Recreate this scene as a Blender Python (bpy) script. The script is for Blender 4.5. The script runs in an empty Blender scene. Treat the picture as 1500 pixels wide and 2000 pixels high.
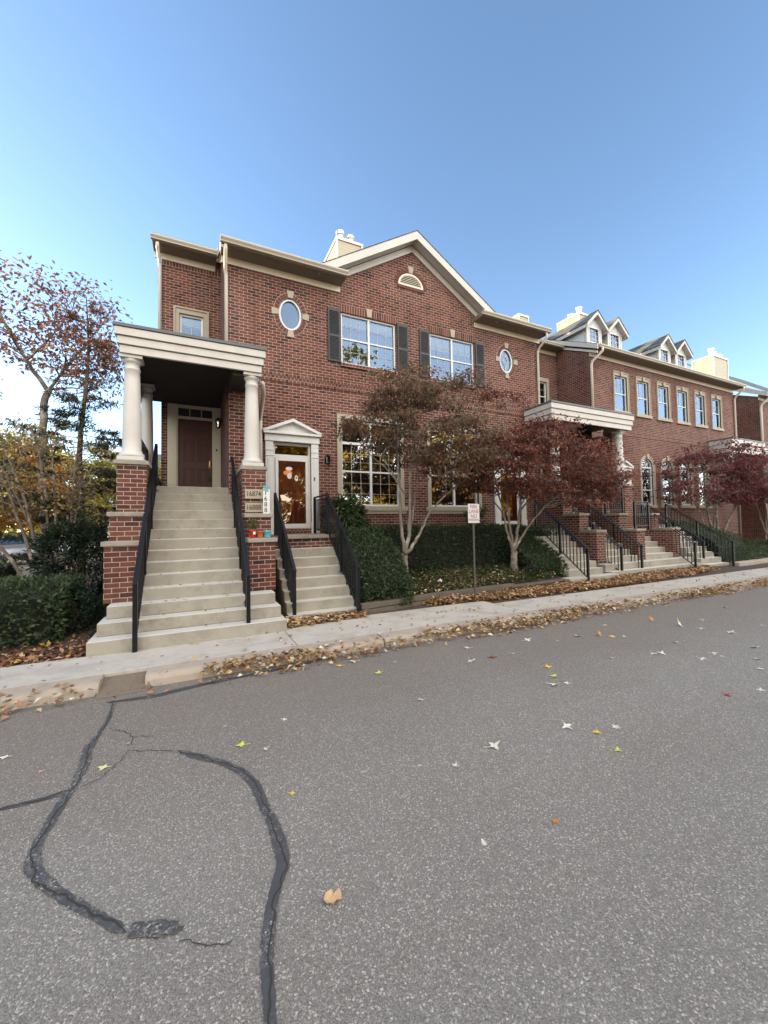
import bpy, bmesh, math, random
import numpy as np
from mathutils import Vector, Matrix
from mathutils.geometry import tessellate_polygon
R = math.radians
S = bpy.context.scene
COL = S.collection
# ------------------------------------------------------------------ camera, sky, sun, exposure
EYE = 1.65
cam = bpy.data.cameras.new('camera'); co = bpy.data.objects.new('camera', cam); COL.objects.link(co)
cam.sensor_fit = 'VERTICAL'; cam.sensor_height = 24.0; cam.lens = 24.0*765.78/2000
cam.clip_start = .05; cam.clip_end = 3000
yaw, pitch, roll = .451325603, .0342195194, .0165106007
fwd = Vector((math.sin(yaw)*math.cos(pitch), math.cos(yaw)*math.cos(pitch), math.sin(pitch)))
right = Vector((math.cos(yaw), -math.sin(yaw), 0)); down = fwd.cross(right)
r2 = right*math.cos(roll)+down*math.sin(roll); d2 = -right*math.sin(roll)+down*math.cos(roll)
co.matrix_world = Matrix(((r2.x, -d2.x, -fwd.x, 0), (r2.y, -d2.y, -fwd.y, 0), (r2.z, -d2.z, -fwd.z, EYE), (0, 0, 0, 1)))
S.camera = co
SUN_EL, SUN_AZ = 15.0, -50.0           # degrees; azimuth from +Y towards +X
W = bpy.data.worlds.new('World'); S.world = W; W.use_nodes = True
wn = W.node_tree; bg = wn.nodes['Background']
sky = wn.nodes.new('ShaderNodeTexSky'); sky.sky_type = 'NISHITA'; sky.sun_disc = False
sky.sun_elevation = R(SUN_EL); sky.sun_rotation = R(SUN_AZ); sky.altitude = 0
sky.air_density = 1.0; sky.dust_density = .25; sky.ozone_density = 2.2
# warm-white fill added to the sky behind the photographer to brighten shaded fronts
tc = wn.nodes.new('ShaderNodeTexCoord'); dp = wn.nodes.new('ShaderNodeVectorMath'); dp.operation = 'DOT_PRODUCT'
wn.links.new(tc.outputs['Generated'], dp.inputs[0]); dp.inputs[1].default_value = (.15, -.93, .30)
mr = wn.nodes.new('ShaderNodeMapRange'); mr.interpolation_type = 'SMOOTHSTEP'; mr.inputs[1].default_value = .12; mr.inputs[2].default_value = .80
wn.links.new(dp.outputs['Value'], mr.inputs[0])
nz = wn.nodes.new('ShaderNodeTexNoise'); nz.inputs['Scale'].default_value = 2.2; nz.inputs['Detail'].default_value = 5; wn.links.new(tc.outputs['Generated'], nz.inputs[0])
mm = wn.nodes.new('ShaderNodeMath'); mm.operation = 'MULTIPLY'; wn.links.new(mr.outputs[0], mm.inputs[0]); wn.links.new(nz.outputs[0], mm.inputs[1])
REAR_FILL = 20.0
cl = wn.nodes.new('ShaderNodeMix'); cl.data_type = 'RGBA'; cl.blend_type = 'ADD'; cl.inputs[7].default_value = (REAR_FILL, REAR_FILL*.90, REAR_FILL*.76, 1)
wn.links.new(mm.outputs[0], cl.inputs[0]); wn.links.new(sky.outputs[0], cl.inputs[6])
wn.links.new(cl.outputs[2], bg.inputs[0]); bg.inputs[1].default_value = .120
sl = bpy.data.lights.new('sun', 'SUN'); sl.energy = 4.0; sl.angle = R(.53); sl.color = (1, .80, .50)
so = bpy.data.objects.new('sun', sl); COL.objects.link(so)
sd = Vector((math.sin(R(SUN_AZ))*math.cos(R(SUN_EL)), math.cos(R(SUN_AZ))*math.cos(R(SUN_EL)), math.sin(R(SUN_EL))))
so.rotation_euler = sd.to_track_quat('Z', 'Y').to_euler(); so.location = (0, 0, 40)
S.view_settings.view_transform = 'Standard'; S.view_settings.look = 'None'
S.view_settings.exposure = 1.68; S.view_settings.gamma = 1
S.cycles.max_bounces = 7; S.cycles.transparent_max_bounces = 12; S.cycles.diffuse_bounces = 4

# ------------------------------------------------------------------ materials
class NT:
    def __init__(s, name):
        s.m = bpy.data.materials.new(name); s.m.use_nodes = True
        s.t = s.m.node_tree; s.b = s.t.nodes['Principled BSDF']; s.out = s.t.nodes['Material Output']
    def n(s, typ, **kw):
        o = s.t.nodes.new('ShaderNode'+typ)
        for k, v in kw.items(): setattr(o, k, v)
        return o
    def l(s, a, b): s.t.links.new(a, b)
    def val(s, x):
        return x
    def math(s, op, a, b=None, c=None, clamp=False):
        o = s.n('Math', operation=op, use_clamp=clamp)
        for i, v in enumerate((a, b, c)):
            if v is None: continue
            if isinstance(v, (int, float)): o.inputs[i].default_value = v
            else: s.l(v, o.inputs[i])
        return o.outputs[0]
    def noise(s, vec, scale, detail=4, rough=.55):
        o = s.n('TexNoise'); o.inputs['Scale'].default_value = scale; o.inputs['Detail'].default_value = detail
        o.inputs['Roughness'].default_value = rough
        if vec is not None: s.l(vec, o.inputs['Vector'])
        return o.outputs[0]
    def ramp(s, fac, stops, const=False):
        o = s.n('ValToRGB'); e = o.color_ramp.elements
        if const: o.color_ramp.interpolation = 'CONSTANT'
        while len(e) < len(stops): e.new(.5)
        for q, (p, c) in zip(e, stops):
            q.position = p; q.color = (*c, 1) if len(c) == 3 else c
        s.l(fac, o.inputs[0]); return o.outputs[0]
    def mix(s, fac, a, b, mode='MIX'):
        o = s.n('Mix', data_type='RGBA', blend_type=mode)
        for i, v in ((0, fac), (6, a), (7, b)):
            if isinstance(v, (int, float)): o.inputs[i].default_value = v
            elif isinstance(v, tuple): o.inputs[i].default_value = (*v, 1)
            else: s.l(v, o.inputs[i])
        return o.outputs[2]
    def bump(s, h, strength=.4, dist=.01):
        o = s.n('Bump'); o.inputs['Strength'].default_value = strength; o.inputs['Distance'].default_value = dist
        s.l(h, o.inputs['Height']); s.l(o.outputs[0], s.b.inputs['Normal'])
    def pos(s): return s.n('NewGeometry').outputs['Position']
    def set(s, col=None, rough=None, metal=None, spec=None):
        if col is not None:
            if isinstance(col, tuple): s.b.inputs['Base Color'].default_value = (*col, 1)
            else: s.l(col, s.b.inputs['Base Color'])
        if rough is not None:
            if isinstance(rough, (int, float)): s.b.inputs['Roughness'].default_value = rough
            else: s.l(rough, s.b.inputs['Roughness'])
        if metal is not None: s.b.inputs['Metallic'].default_value = metal
        if spec is not None: s.b.inputs['Specular IOR Level'].default_value = spec
        return s.m

def plain(name, col, rough=.6, metal=0, var=.12, scale=6, spec=.5, bump=0):
    t = NT(name); p = t.pos(); n = t.noise(p, scale, 5)
    c = t.mix(n, tuple(max(0, x*(1-var)) for x in col), tuple(min(1, x*(1+var)) for x in col))
    if bump: t.bump(t.noise(p, scale*14, 3), bump, .004)
    return t.set(c, rough, metal, spec)

def brick(name, bw=.203, bh=.0775, shift=.5, tint=1.0):
    t = NT(name); g = t.n('NewGeometry'); sp = t.n('SeparateXYZ'); t.l(g.outputs['Position'], sp.inputs[0])
    sn = t.n('SeparateXYZ'); t.l(g.outputs['True Normal'], sn.inputs[0])
    isx = t.math('GREATER_THAN', t.math('ABSOLUTE', sn.outputs[0]), .7)
    isz = t.math('GREATER_THAN', t.math('ABSOLUTE', sn.outputs[2]), .7)
    def sel(f, a, b):  # f ? a : b
        return t.math('ADD', t.math('MULTIPLY', f, a), t.math('MULTIPLY', t.math('SUBTRACT', 1, f), b))
    u = sel(isx, sp.outputs[1], sp.outputs[0]); v = sel(isz, sp.outputs[1], sp.outputs[2])
    wob = t.noise(g.outputs['Position'], 9, 2)
    vv = t.math('DIVIDE', t.math('ADD', v, t.math('MULTIPLY', wob, .006)), bh); row = t.math('FLOOR', vv)
    uu = t.math('ADD', t.math('DIVIDE', u, bw), t.math('MULTIPLY', t.math('FLOORED_MODULO', row, 2), shift)); cl = t.math('FLOOR', uu)
    cv = t.n('CombineXYZ'); t.l(cl, cv.inputs[0]); t.l(row, cv.inputs[1]); t.l(isx, cv.inputs[2])
    wnz = t.n('TexWhiteNoise', noise_dimensions='3D'); t.l(cv.outputs[0], wnz.inputs[0])
    fu = t.math('FRACT', uu); fv = t.math('FRACT', vv)
    eu = t.math('MULTIPLY', t.math('MINIMUM', fu, t.math('SUBTRACT', 1, fu)), bw)
    ev = t.math('MULTIPLY', t.math('MINIMUM', fv, t.math('SUBTRACT', 1, fv)), bh)
    ed = t.math('ADD', t.math('MINIMUM', eu, ev), t.math('MULTIPLY', t.math('SUBTRACT', t.noise(g.outputs['Position'], 60, 3), .5), .006))
    mask = t.n('MapRange', interpolation_type='SMOOTHSTEP'); t.l(ed, mask.inputs[0])
    mask.inputs[1].default_value = .0038; mask.inputs[2].default_value = .0066
    k = tint*1.32
    c = t.ramp(wnz.outputs[0], [(0, (.034*k, .020*k, .020*k)), (.10, (.050*k, .024*k, .021*k)), (.22, (.088*k, .037*k, .027*k)),
                                (.5, (.118*k, .047*k, .033*k)), (.8, (.145*k, .060*k, .042*k)), (.93, (.115*k, .050*k, .038*k)), (1, (.060*k, .032*k, .030*k))])
    fine = t.noise(g.outputs['Position'], 130, 3)
    c = t.mix(t.math('MULTIPLY', fine, .5), c, (.05*k, .021*k, .018*k))
    big = t.noise(g.outputs['Position'], .7, 5)
    mort = t.mix(t.noise(g.outputs['Position'], 25, 3), (.36, .275, .225), (.50, .40, .34))
    c = t.mix(mask.outputs[0], mort, c)
    c = t.mix(t.ramp(big, [(.35, (0, 0, 0)), (.75, (1, 1, 1))]), c, (.30, .22, .20), 'SOFT_LIGHT')
    mp = t.n('Mapping'); mp.inputs['Scale'].default_value = (2.2, 2.2, .28); t.l(g.outputs['Position'], mp.inputs[0])
    stk = t.ramp(t.noise(mp.outputs[0], 1.5, 6, .65), [(.30, (.70, .68, .68)), (.5, (1, 1, 1)), (.75, (1.0, .97, .94))])
    c = t.mix(.85, c, stk, 'MULTIPLY')
    t.bump(t.math('ADD', mask.outputs[0], t.math('MULTIPLY', fine, .25)), .55, .008)
    return t.set(c, .88, spec=.25)

def concrete(name, a, b, rough=.85, scale=3, bump=.25, stain=(.16, .14, .12), tread=False):
    t = NT(name); p = t.pos()
    c = t.mix(t.noise(p, scale, 7, .65), a, b)
    c = t.mix(t.math('MULTIPLY', t.noise(p, 90, 2), .35), c, tuple(x*.55 for x in a))
    st = t.ramp(t.noise(p, 1.9, 9, .75), [(.48, (0, 0, 0)), (.66, (1, 1, 1))])
    c = t.mix(t.math('MULTIPLY', st, .5), c, stain)
    if tread:       # paler grey top faces against the tan faces of the risers
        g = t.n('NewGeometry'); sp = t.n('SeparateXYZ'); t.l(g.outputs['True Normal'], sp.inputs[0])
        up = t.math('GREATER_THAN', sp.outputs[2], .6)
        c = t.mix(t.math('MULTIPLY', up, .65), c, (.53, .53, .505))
    t.bump(t.noise(p, 140, 4), bump, .004)
    return t.set(c, rough, spec=.3)

def leafmat(name, transl=.45, rough=.5):
    t = NT(name); a = t.n('Attribute', attribute_name='tone')
    t.l(a.outputs['Color'], t.b.inputs['Base Color']); t.b.inputs['Roughness'].default_value = rough
    t.b.inputs['Specular IOR Level'].default_value = .35
    tr = t.n('BsdfTranslucent'); t.l(a.outputs['Color'], tr.inputs[0])
    mx = t.n('MixShader'); mx.inputs[0].default_value = transl
    t.l(t.b.outputs[0], mx.inputs[1]); t.l(tr.outputs[0], mx.inputs[2]); t.l(mx.outputs[0], t.out.inputs[0])
    return t.m

def glassmat(name, tint=(.8, .85, .85), ior=1.9, rough=.0, wave=.0, gcol=(.70, .84, 1, 1)):
    t = NT(name); t.t.nodes.remove(t.b)
    tr = t.n('BsdfTransparent'); tr.inputs[0].default_value = (*tint, 1)
    gl = t.n('BsdfGlossy'); gl.inputs['Roughness'].default_value = rough; gl.inputs['Color'].default_value = gcol
    fr = t.n('Fresnel'); fr.inputs[0].default_value = ior
    if wave:
        bp = t.n('Bump'); bp.inputs['Strength'].default_value = wave; bp.inputs['Distance'].default_value = .02
        t.l(t.noise(t.pos(), 2.2, 2), bp.inputs['Height']); t.l(bp.outputs[0], gl.inputs['Normal'])
    mx = t.n('MixShader'); t.l(fr.outputs[0], mx.inputs[0]); t.l(tr.outputs[0], mx.inputs[1]); t.l(gl.outputs[0], mx.inputs[2])
    t.l(mx.outputs[0], t.out.inputs[0]); return t.m

def asphalt():
    t = NT('asphalt'); p = t.pos()
    vo = t.n('TexVoronoi', feature='F1'); vo.inputs['Scale'].default_value = 135; t.l(p, vo.inputs['Vector'])
    vo2 = t.n('TexVoronoi', feature='F1'); vo2.inputs['Scale'].default_value = 310; t.l(p, vo2.inputs['Vector'])
    sx = t.n('SeparateColor'); t.l(vo.outputs['Color'], sx.inputs[0]); sx2 = t.n('SeparateColor'); t.l(vo2.outputs['Color'], sx2.inputs[0])
    base = t.mix(t.noise(p, 1.6, 8, .7), (.150, .140, .126), (.250, .235, .213))
    mp = t.n('Mapping'); mp.inputs['Scale'].default_value = (.16, .55, 1); t.l(p, mp.inputs[0])
    brown = t.ramp(t.noise(mp.outputs[0], 1.0, 6, .65), [(.42, (0, 0, 0)), (.66, (1, 1, 1))])
    base = t.mix(t.math('MULTIPLY', brown, .75), base, (.150, .115, .090))
    spot = t.ramp(t.noise(p, 2.6, 3, .5), [(.70, (0, 0, 0)), (.76, (1, 1, 1))]); base = t.mix(t.math('MULTIPLY', spot, .35), base, (.05, .047, .045))
    sy = t.n('SeparateXYZ'); t.l(p, sy.inputs[0]); wob = t.math('MULTIPLY', t.math('SUBTRACT', t.noise(p, .8, 5), .5), 1.6); yy = t.math('ADD', sy.outputs[1], wob)
    edge = t.ramp(t.math('MULTIPLY', yy, .2), [(.56, (0, 0, 0)), (.86, (1, 1, 1))])      # grime washed towards the kerb
    base = t.mix(t.math('MULTIPLY', edge, .6), base, (.125, .098, .078))
    lane = t.math('SINE', t.math('MULTIPLY', yy, 3.3)); base = t.mix(t.math('MULTIPLY', t.math('MAXIMUM', lane, 0), .22), base, (.27, .255, .232))
    st = t.ramp(sx.outputs[0], [(0, (.072, .069, .065)), (.35, (.155, .147, .136)), (.78, (.225, .213, .195)), (.90, (.42, .40, .365)), (1, (.95, .90, .83))])
    st2 = t.ramp(sx2.outputs[1], [(0, (.06, .058, .055)), (.55, (.18, .17, .157)), (.93, (.38, .36, .335)), (1, (.66, .63, .59))])
    c = t.mix(.50, base, st); c = t.mix(.36, c, st2)
    t.bump(t.math('ADD', t.math('MULTIPLY', vo.outputs['Distance'], -1), t.math('MULTIPLY', t.noise(p, 320, 2), .4)), .55, .006)
    return t.set(t.mix(1.0, t.mix(t.math('MULTIPLY', edge, .35), c, (.12, .095, .078)), (.99, .975, .95), 'MULTIPLY'), .82, spec=.35)

def sealmat(wear0=.46):
    t = NT('crack_sealant'); p = t.pos()
    vo = t.n('TexVoronoi', feature='F1'); vo.inputs['Scale'].default_value = 135; t.l(p, vo.inputs['Vector'])
    sx = t.n('SeparateColor'); t.l(vo.outputs['Color'], sx.inputs[0])
    wear = t.ramp(t.noise(p, 6, 8, .8), [(wear0, (0, 0, 0)), (wear0+.14, (1, 1, 1))])
    chip = t.ramp(sx.outputs[0], [(.35, (.05, .05, .052)), (.7, (.14, .132, .122)), (.9, (.24, .225, .205)), (1, (.5, .47, .43))])
    c = t.mix(t.noise(p, 14, 5), (.046, .046, .050), (.082, .082, .086))
    c = t.mix(wear, c, chip)
    t.bump(t.noise(p, 60, 3), .3, .004)
    return t.set(c, .62, spec=.35)

def shingle():
    t = NT('roof_shingle'); p = t.pos(); sp = t.n('SeparateXYZ'); t.l(p, sp.inputs[0])
    row = t.math('FLOOR', t.math('DIVIDE', sp.outputs[2], .085)); 
    cl = t.math('FLOOR', t.math('ADD', t.math('DIVIDE', t.math('ADD', sp.outputs[0], sp.outputs[1]), .3), t.math('MULTIPLY', row, .37)))
    cv = t.n('CombineXYZ'); t.l(cl, cv.inputs[0]); t.l(row, cv.inputs[1])
    w = t.n('TexWhiteNoise', noise_dimensions='3D'); t.l(cv.outputs[0], w.inputs[0])
    c = t.ramp(w.outputs[0], [(0, (.035, .038, .042)), (.6, (.075, .08, .085)), (1, (.12, .125, .13))])
    return t.set(c, .9)

def siding(name, a, b, pitch_=.105):
    t = NT(name); p = t.pos(); sp = t.n('SeparateXYZ'); t.l(p, sp.inputs[0])
    f = t.math('FRACT', t.math('DIVIDE', sp.outputs[2], pitch_))
    c = t.mix(t.noise(p, 2, 4), a, b)
    t.bump(t.math('SUBTRACT', 1, f), 1.0, .02)
    return t.set(c, .6)

def bark(name, a, b):
    t = NT(name); p = t.pos(); n = t.noise(p, 24, 6, .7)
    c = t.mix(n, a, b); c = t.mix(t.ramp(t.noise(p, 5, 4), [(.5, (0, 0, 0)), (.65, (1, 1, 1))]), c, tuple(min(1, x*1.5) for x in b))
    t.bump(n, .6, .01); return t.set(c, .9, spec=.2)

def wood():
    t = NT('weathered_timber'); p = t.pos(); mp = t.n('Mapping'); mp.inputs['Scale'].default_value = (2, 14, 30); t.l(p, mp.inputs[0])
    n = t.noise(mp.outputs[0], 1.6, 6, .65); c = t.mix(n, (.045, .036, .027), (.15, .122, .092))
    t.bump(n, .5, .01); return t.set(c, .9)

def soil():
    t = NT('mulch_soil'); p = t.pos(); n = t.noise(p, 30, 6, .7); c = t.ramp(n, [(.3, (.022, .014, .010)), (.55, (.06, .036, .026)), (.75, (.13, .085, .06))])
    t.bump(n, .9, .03); return t.set(c, .95)

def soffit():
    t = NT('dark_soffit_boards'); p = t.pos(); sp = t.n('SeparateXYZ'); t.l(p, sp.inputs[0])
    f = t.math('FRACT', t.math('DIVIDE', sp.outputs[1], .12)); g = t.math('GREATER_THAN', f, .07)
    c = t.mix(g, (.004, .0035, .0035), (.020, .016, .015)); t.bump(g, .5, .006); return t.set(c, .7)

M = dict(
 eaveboard=plain('eave_soffit_paint', (.17, .135, .095), .6, var=.1),
 dirt=concrete('curb_dirt', (.13, .10, .07), (.22, .17, .125), scale=12, bump=.6),
 singlebrick=plain('single_bricks', (.105, .034, .026), .88, var=.45, scale=11), mortar=plain('mortar', (.47, .37, .31), .9),
 core=plain('hedge_inner_shade', (.008, .010, .006), .95),
 brick=brick('red_brick'), soldier=brick('soldier_brick', .0775, .5, 0), header=brick('header_brick', .1015, .0775, .5, 1.0),
 pier=brick('pier_brick', .203, .0775, .5, .95),
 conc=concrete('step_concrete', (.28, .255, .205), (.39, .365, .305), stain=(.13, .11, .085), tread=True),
 walk=concrete('sidewalk_concrete', (.36, .335, .295), (.52, .49, .44), scale=2.2, stain=(.20, .175, .145)),
 kerb=concrete('kerb_concrete', (.30, .25, .20), (.44, .38, .31), scale=5, stain=(.14, .105, .075)),
 cap=concrete('stone_cap', (.24, .21, .175), (.36, .32, .27), scale=9, stain=(.09, .08, .065)),
 lime=concrete('limestone_trim', (.34, .295, .225), (.44, .385, .30), scale=4, stain=(.30, .25, .18), bump=.12),
 white=plain('white_paint', (.60, .60, .585), .5, var=.10, scale=4), cream=plain('cream_paint', (.62, .56, .44), .5, var=.06),
 fascia=plain('porch_fascia_paint', (.475, .445, .405), .55, var=.18, scale=2.6), column=plain('column_paint', (.485, .465, .43), .5, var=.16, scale=2.2),
 gutter=plain('gutter_metal', (.42, .37, .29), .4, var=.06), spout=plain('downspout_metal', (.52, .47, .39), .45, var=.05),
 shutter=plain('black_shutter', (.018, .019, .023), .5, var=.2), iron=plain('black_iron', (.005, .0055, .008), .38, var=.2, spec=.3),
 maroon=plain('maroon_door_paint', (.085, .028, .026), .45, var=.08), reddoor=plain('russet_door_paint', (.50, .085, .04), .4, var=.1),
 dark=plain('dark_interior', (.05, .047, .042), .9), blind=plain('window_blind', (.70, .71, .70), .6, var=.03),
 glass=glassmat('window_glass', ior=3.9, wave=.03, gcol=(.86, .92, 1, 1)), upglass=glassmat('upper_window_glass', ior=2.15, wave=.03, gcol=(.50, .70, 1, 1)), stormglass=glassmat('storm_glass', (.85, .8, .75), 2.2, 0, .08, (1, .86, .66, 1)),  # blue of reflected sky put into the gloss colour, strongest in upper panes
 flash=plain('grey_flashing', (.085, .095, .10), .5), soffit=soffit(), shingle=shingle(),
 siding=siding('cream_siding', (.31, .275, .19), (.36, .32, .23)), wsiding=siding('pale_grey_siding', (.50, .51, .50), (.56, .57, .56)),
 steel=plain('flue_steel', (.55, .55, .55), .3, .9), asphalt=asphalt(), seal=sealmat(.50), oldseal=sealmat(.44), hair=plain('crack_line', (.035, .031, .028), .9), soil=soil(), timber=wood(),
 leaf=leafmat('leaf_blade'), litter=leafmat('dry_leaf', .15, .8), bark=bark('grey_bark', (.10, .085, .07), (.24, .20, .17)),
 darkbark=bark('brown_bark', (.045, .036, .028), (.12, .095, .075)),
 brass=plain('brass', (.75, .55, .25), .25, 1), chrome=plain('nickel', (.7, .7, .7), .25, 1),
 black=plain('black_plastic', (.012, .012, .012), .4), ink=plain('black_lettering', (.03, .028, .026), .7), red=plain('red_lettering', (.30, .085, .08), .6),
 signw=plain('sign_white', (.50, .49, .49), .5, var=.06), signpost=plain('sign_post_steel', (.07, .065, .06), .6, .3),
 redpot=plain('red_glaze', (.55, .025, .02), .25), claypot=plain('orange_clay', (.48, .13, .05), .6, var=.25), bluepot=plain('turquoise_glaze', (.12, .46, .52), .35),
 teal=plain('teal_ornament', (.10, .35, .36), .5), orange=plain('orange_sticker', (.75, .22, .04), .6),
 carsilver=plain('silver_car_paint', (.38, .39, .40), .25, .5), cardark=plain('dark_car_paint', (.03, .032, .036), .2), carwhite=plain('white_car_paint', (.75, .76, .77), .25),
 tyre=plain('tyre_rubber', (.015, .015, .015), .8), carglass=plain('car_glass', (.02, .025, .03), .05), lamp=plain('lens_clear', (.7, .7, .7), .15), taillamp=plain('lens_red', (.4, .02, .02), .2),
 grass=plain('rough_grass', (.06, .075, .03), .95, var=.4, scale=12, bump=.8),
)

# ------------------------------------------------------------------ mesh helpers
class MB:
    def __init__(s): s.v = []; s.f = []
    def add(s, vs, fs):
        o = len(s.v); s.v += [tuple(v) for v in vs]; s.f += [tuple(i+o for i in f) for f in fs]; return s
    def box(s, x0, x1, y0, y1, z0, z1):
        return s.add([(x0,y0,z0),(x1,y0,z0),(x1,y1,z0),(x0,y1,z0),(x0,y0,z1),(x1,y0,z1),(x1,y1,z1),(x0,y1,z1)],
                     [(0,3,2,1),(4,5,6,7),(0,1,5,4),(1,2,6,5),(2,3,7,6),(3,0,4,7)])
    def prism(s, poly, axis, a, b):
        """poly: 2-D outline; axis 'x': (y,z) extruded along x; 'y': (x,z) along y; 'z': (x,y) along z"""
        def p(q, t): return {'x': (t, q[0], q[1]), 'y': (q[0], t, q[1]), 'z': (q[0], q[1], t)}[axis]
        n = len(poly); vs = [p(q, a) for q in poly]+[p(q, b) for q in poly]
        tri = tessellate_polygon([[Vector((q[0], q[1], 0)) for q in poly]])
        fs = [tuple(t) for t in tri]+[tuple(i+n for i in reversed(t)) for t in tri]
        fs += [(i, (i+1) % n, (i+1) % n+n, i+n) for i in range(n)]
        return s.add(vs, fs)
    def sheet(s, outline, holes, y, depth, back=True):
        """wall in the XZ plane facing -Y with holes; reveals run back by depth"""
        loops = [outline]+holes; flat = [q for l in loops for q in l]
        tri = tessellate_polygon([[Vector((q[0], q[1], 0)) for q in l] for l in loops])
        s.add([(q[0], y, q[1]) for q in flat], [tuple(t) for t in tri])
        for l in holes:
            n = len(l); s.add([(q[0], y, q[1]) for q in l]+[(q[0], y+depth, q[1]) for q in l], [(i, (i+1) % n, (i+1) % n+n, i+n) for i in range(n)])
        return s
    def ring(s, outer, inner, y0, y1):
        """flat ring between two matching XZ loops, y0 front, y1 back"""
        n = len(outer)
        vs = [(q[0], y0, q[1]) for q in outer]+[(q[0], y0, q[1]) for q in inner]+[(q[0], y1, q[1]) for q in outer]+[(q[0], y1, q[1]) for q in inner]
        fs = []
        for i in range(n):
            j = (i+1) % n
            fs += [(i, j, j+n, i+n), (i+2*n, i+3*n, j+3*n, j+2*n), (i, i+2*n, j+2*n, j), (i+n, j+n, j+3*n, i+3*n)]
        return s.add(vs, fs)
    def tube(s, pts, r, n=8, cap=True):
        pts = [Vector(p) for p in pts]; rs = r if isinstance(r, (list, tuple)) else [r]*len(pts)
        o = len(s.v); up = None
        for i, p in enumerate(pts):
            d = (pts[min(i+1, len(pts)-1)]-pts[max(i-1, 0)])
            d = d.normalized() if d.length > 1e-9 else Vector((0, 0, 1))
            if up is None: up = d.orthogonal().normalized()
            up = (up-d*up.dot(d)); up = up.normalized() if up.length > 1e-6 else d.orthogonal().normalized()
            w = d.cross(up)
            for k in range(n):
                a = 2*math.pi*k/n; s.v.append(tuple(p+(up*math.cos(a)+w*math.sin(a))*rs[i]))
        for i in range(len(pts)-1):
            for k in range(n):
                k2 = (k+1) % n; s.f.append((o+i*n+k, o+i*n+k2, o+(i+1)*n+k2, o+(i+1)*n+k))
        if cap: s.f.append(tuple(o+k for k in reversed(range(n)))); s.f.append(tuple(o+(len(pts)-1)*n+k for k in range(n)))
        return s
    def lathe(s, prof, cx, cy, n=32):
        o = len(s.v)
        for (r, z) in prof:
            for k in range(n): a = 2*math.pi*k/n; s.v.append((cx+r*math.cos(a), cy+r*math.sin(a), z))
        for i in range(len(prof)-1):
            for k in range(n):
                k2 = (k+1) % n; s.f.append((o+i*n+k, o+i*n+k2, o+(i+1)*n+k2, o+(i+1)*n+k))
        s.f.append(tuple(o+k for k in reversed(range(n)))); s.f.append(tuple(o+(len(prof)-1)*n+k for k in range(n)))
        return s
    def build(s, name, mat, parent=None, smooth=False, bevel=0, seg=2):
        me = bpy.data.meshes.new(name); off = wloc(parent) if parent else Vector((0, 0, 0))
        me.from_pydata([(v[0]-off.x, v[1]-off.y, v[2]-off.z) for v in s.v], [], s.f)
        bm = bmesh.new(); bm.from_mesh(me); bmesh.ops.remove_doubles(bm, verts=bm.verts, dist=1e-5)
        (None if mat in ('glass', 'stormglass', 'upglass') and len(s.f) == 1 else bmesh.ops.recalc_face_normals(bm, faces=bm.faces))
        if bevel:
            es = [e for e in bm.edges if len(e.link_faces) == 2 and e.calc_face_angle(0) > .5]
            bmesh.ops.bevel(bm, geom=es, offset=bevel, segments=seg, affect='EDGES', profile=.6)
        bm.to_mesh(me); bm.free()
        me.materials.append(M[mat] if isinstance(mat, str) else mat)
        if smooth:
            for p in me.polygons: p.use_smooth = True
        o = bpy.data.objects.new(name, me); COL.objects.link(o)
        if parent: o.parent = parent
        return o
def wloc(o):
    v = Vector((0, 0, 0))
    while o is not None: v += o.location; o = o.parent
    return v
def tag(o, label, cat, group=None, kind=None):
    if label: o['label'] = label
    if cat: o['category'] = cat
    if group: o['group'] = group
    if kind: o['kind'] = kind
    return o
def thing(name, label, cat, loc=(0, 0, 0), group=None):
    o = bpy.data.objects.new(name, None); COL.objects.link(o); o.location = loc; o.empty_display_size = .3
    return tag(o, label, cat, group)
def struct(o): o['kind'] = 'structure'; return o
def bx(name, mat, parent, x0, x1, y0, y1, z0, z1, bevel=0):
    return MB().box(x0, x1, y0, y1, z0, z1).build(name, mat, parent, bevel=bevel)
def ell(cx, cz, rx, rz, n=40, a0=0, a1=2*math.pi):
    return [(cx+rx*math.cos(a0+(a1-a0)*i/n), cz+rz*math.sin(a0+(a1-a0)*i/n)) for i in range(n)]
def rect(x0, x1, z0, z1): return [(x0, z0), (x1, z0), (x1, z1), (x0, z1)]
def textobj(body, size, mat, parent, loc, rotz=0, align='CENTER', name='lettering', ext=.002, tilt=90, xs=1.0):
    cu = bpy.data.curves.new('t', 'FONT'); cu.body = body; cu.size = size; cu.align_x = align; cu.align_y = 'CENTER'; cu.extrude = ext; cu.space_line = .95; cu.offset = size*.008
    o = bpy.data.objects.new('t', cu); COL.objects.link(o); bpy.context.view_layer.update()
    me = bpy.data.meshes.new_from_object(o.evaluated_get(bpy.context.evaluated_depsgraph_get()))
    bpy.data.objects.remove(o); bpy.data.curves.remove(cu)
    me.transform(Matrix.Diagonal((xs, 1, 1, 1))); me.transform(Matrix.Rotation(R(rotz), 4, 'Z') @ Matrix.Rotation(R(tilt), 4, 'X')); me.materials.clear(); me.materials.append(M[mat])
    q = bpy.data.objects.new(name, me); me.name = name; COL.objects.link(q)
    off = wloc(parent); q.parent = parent; q.location = Vector(loc)-off
    return q

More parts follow.
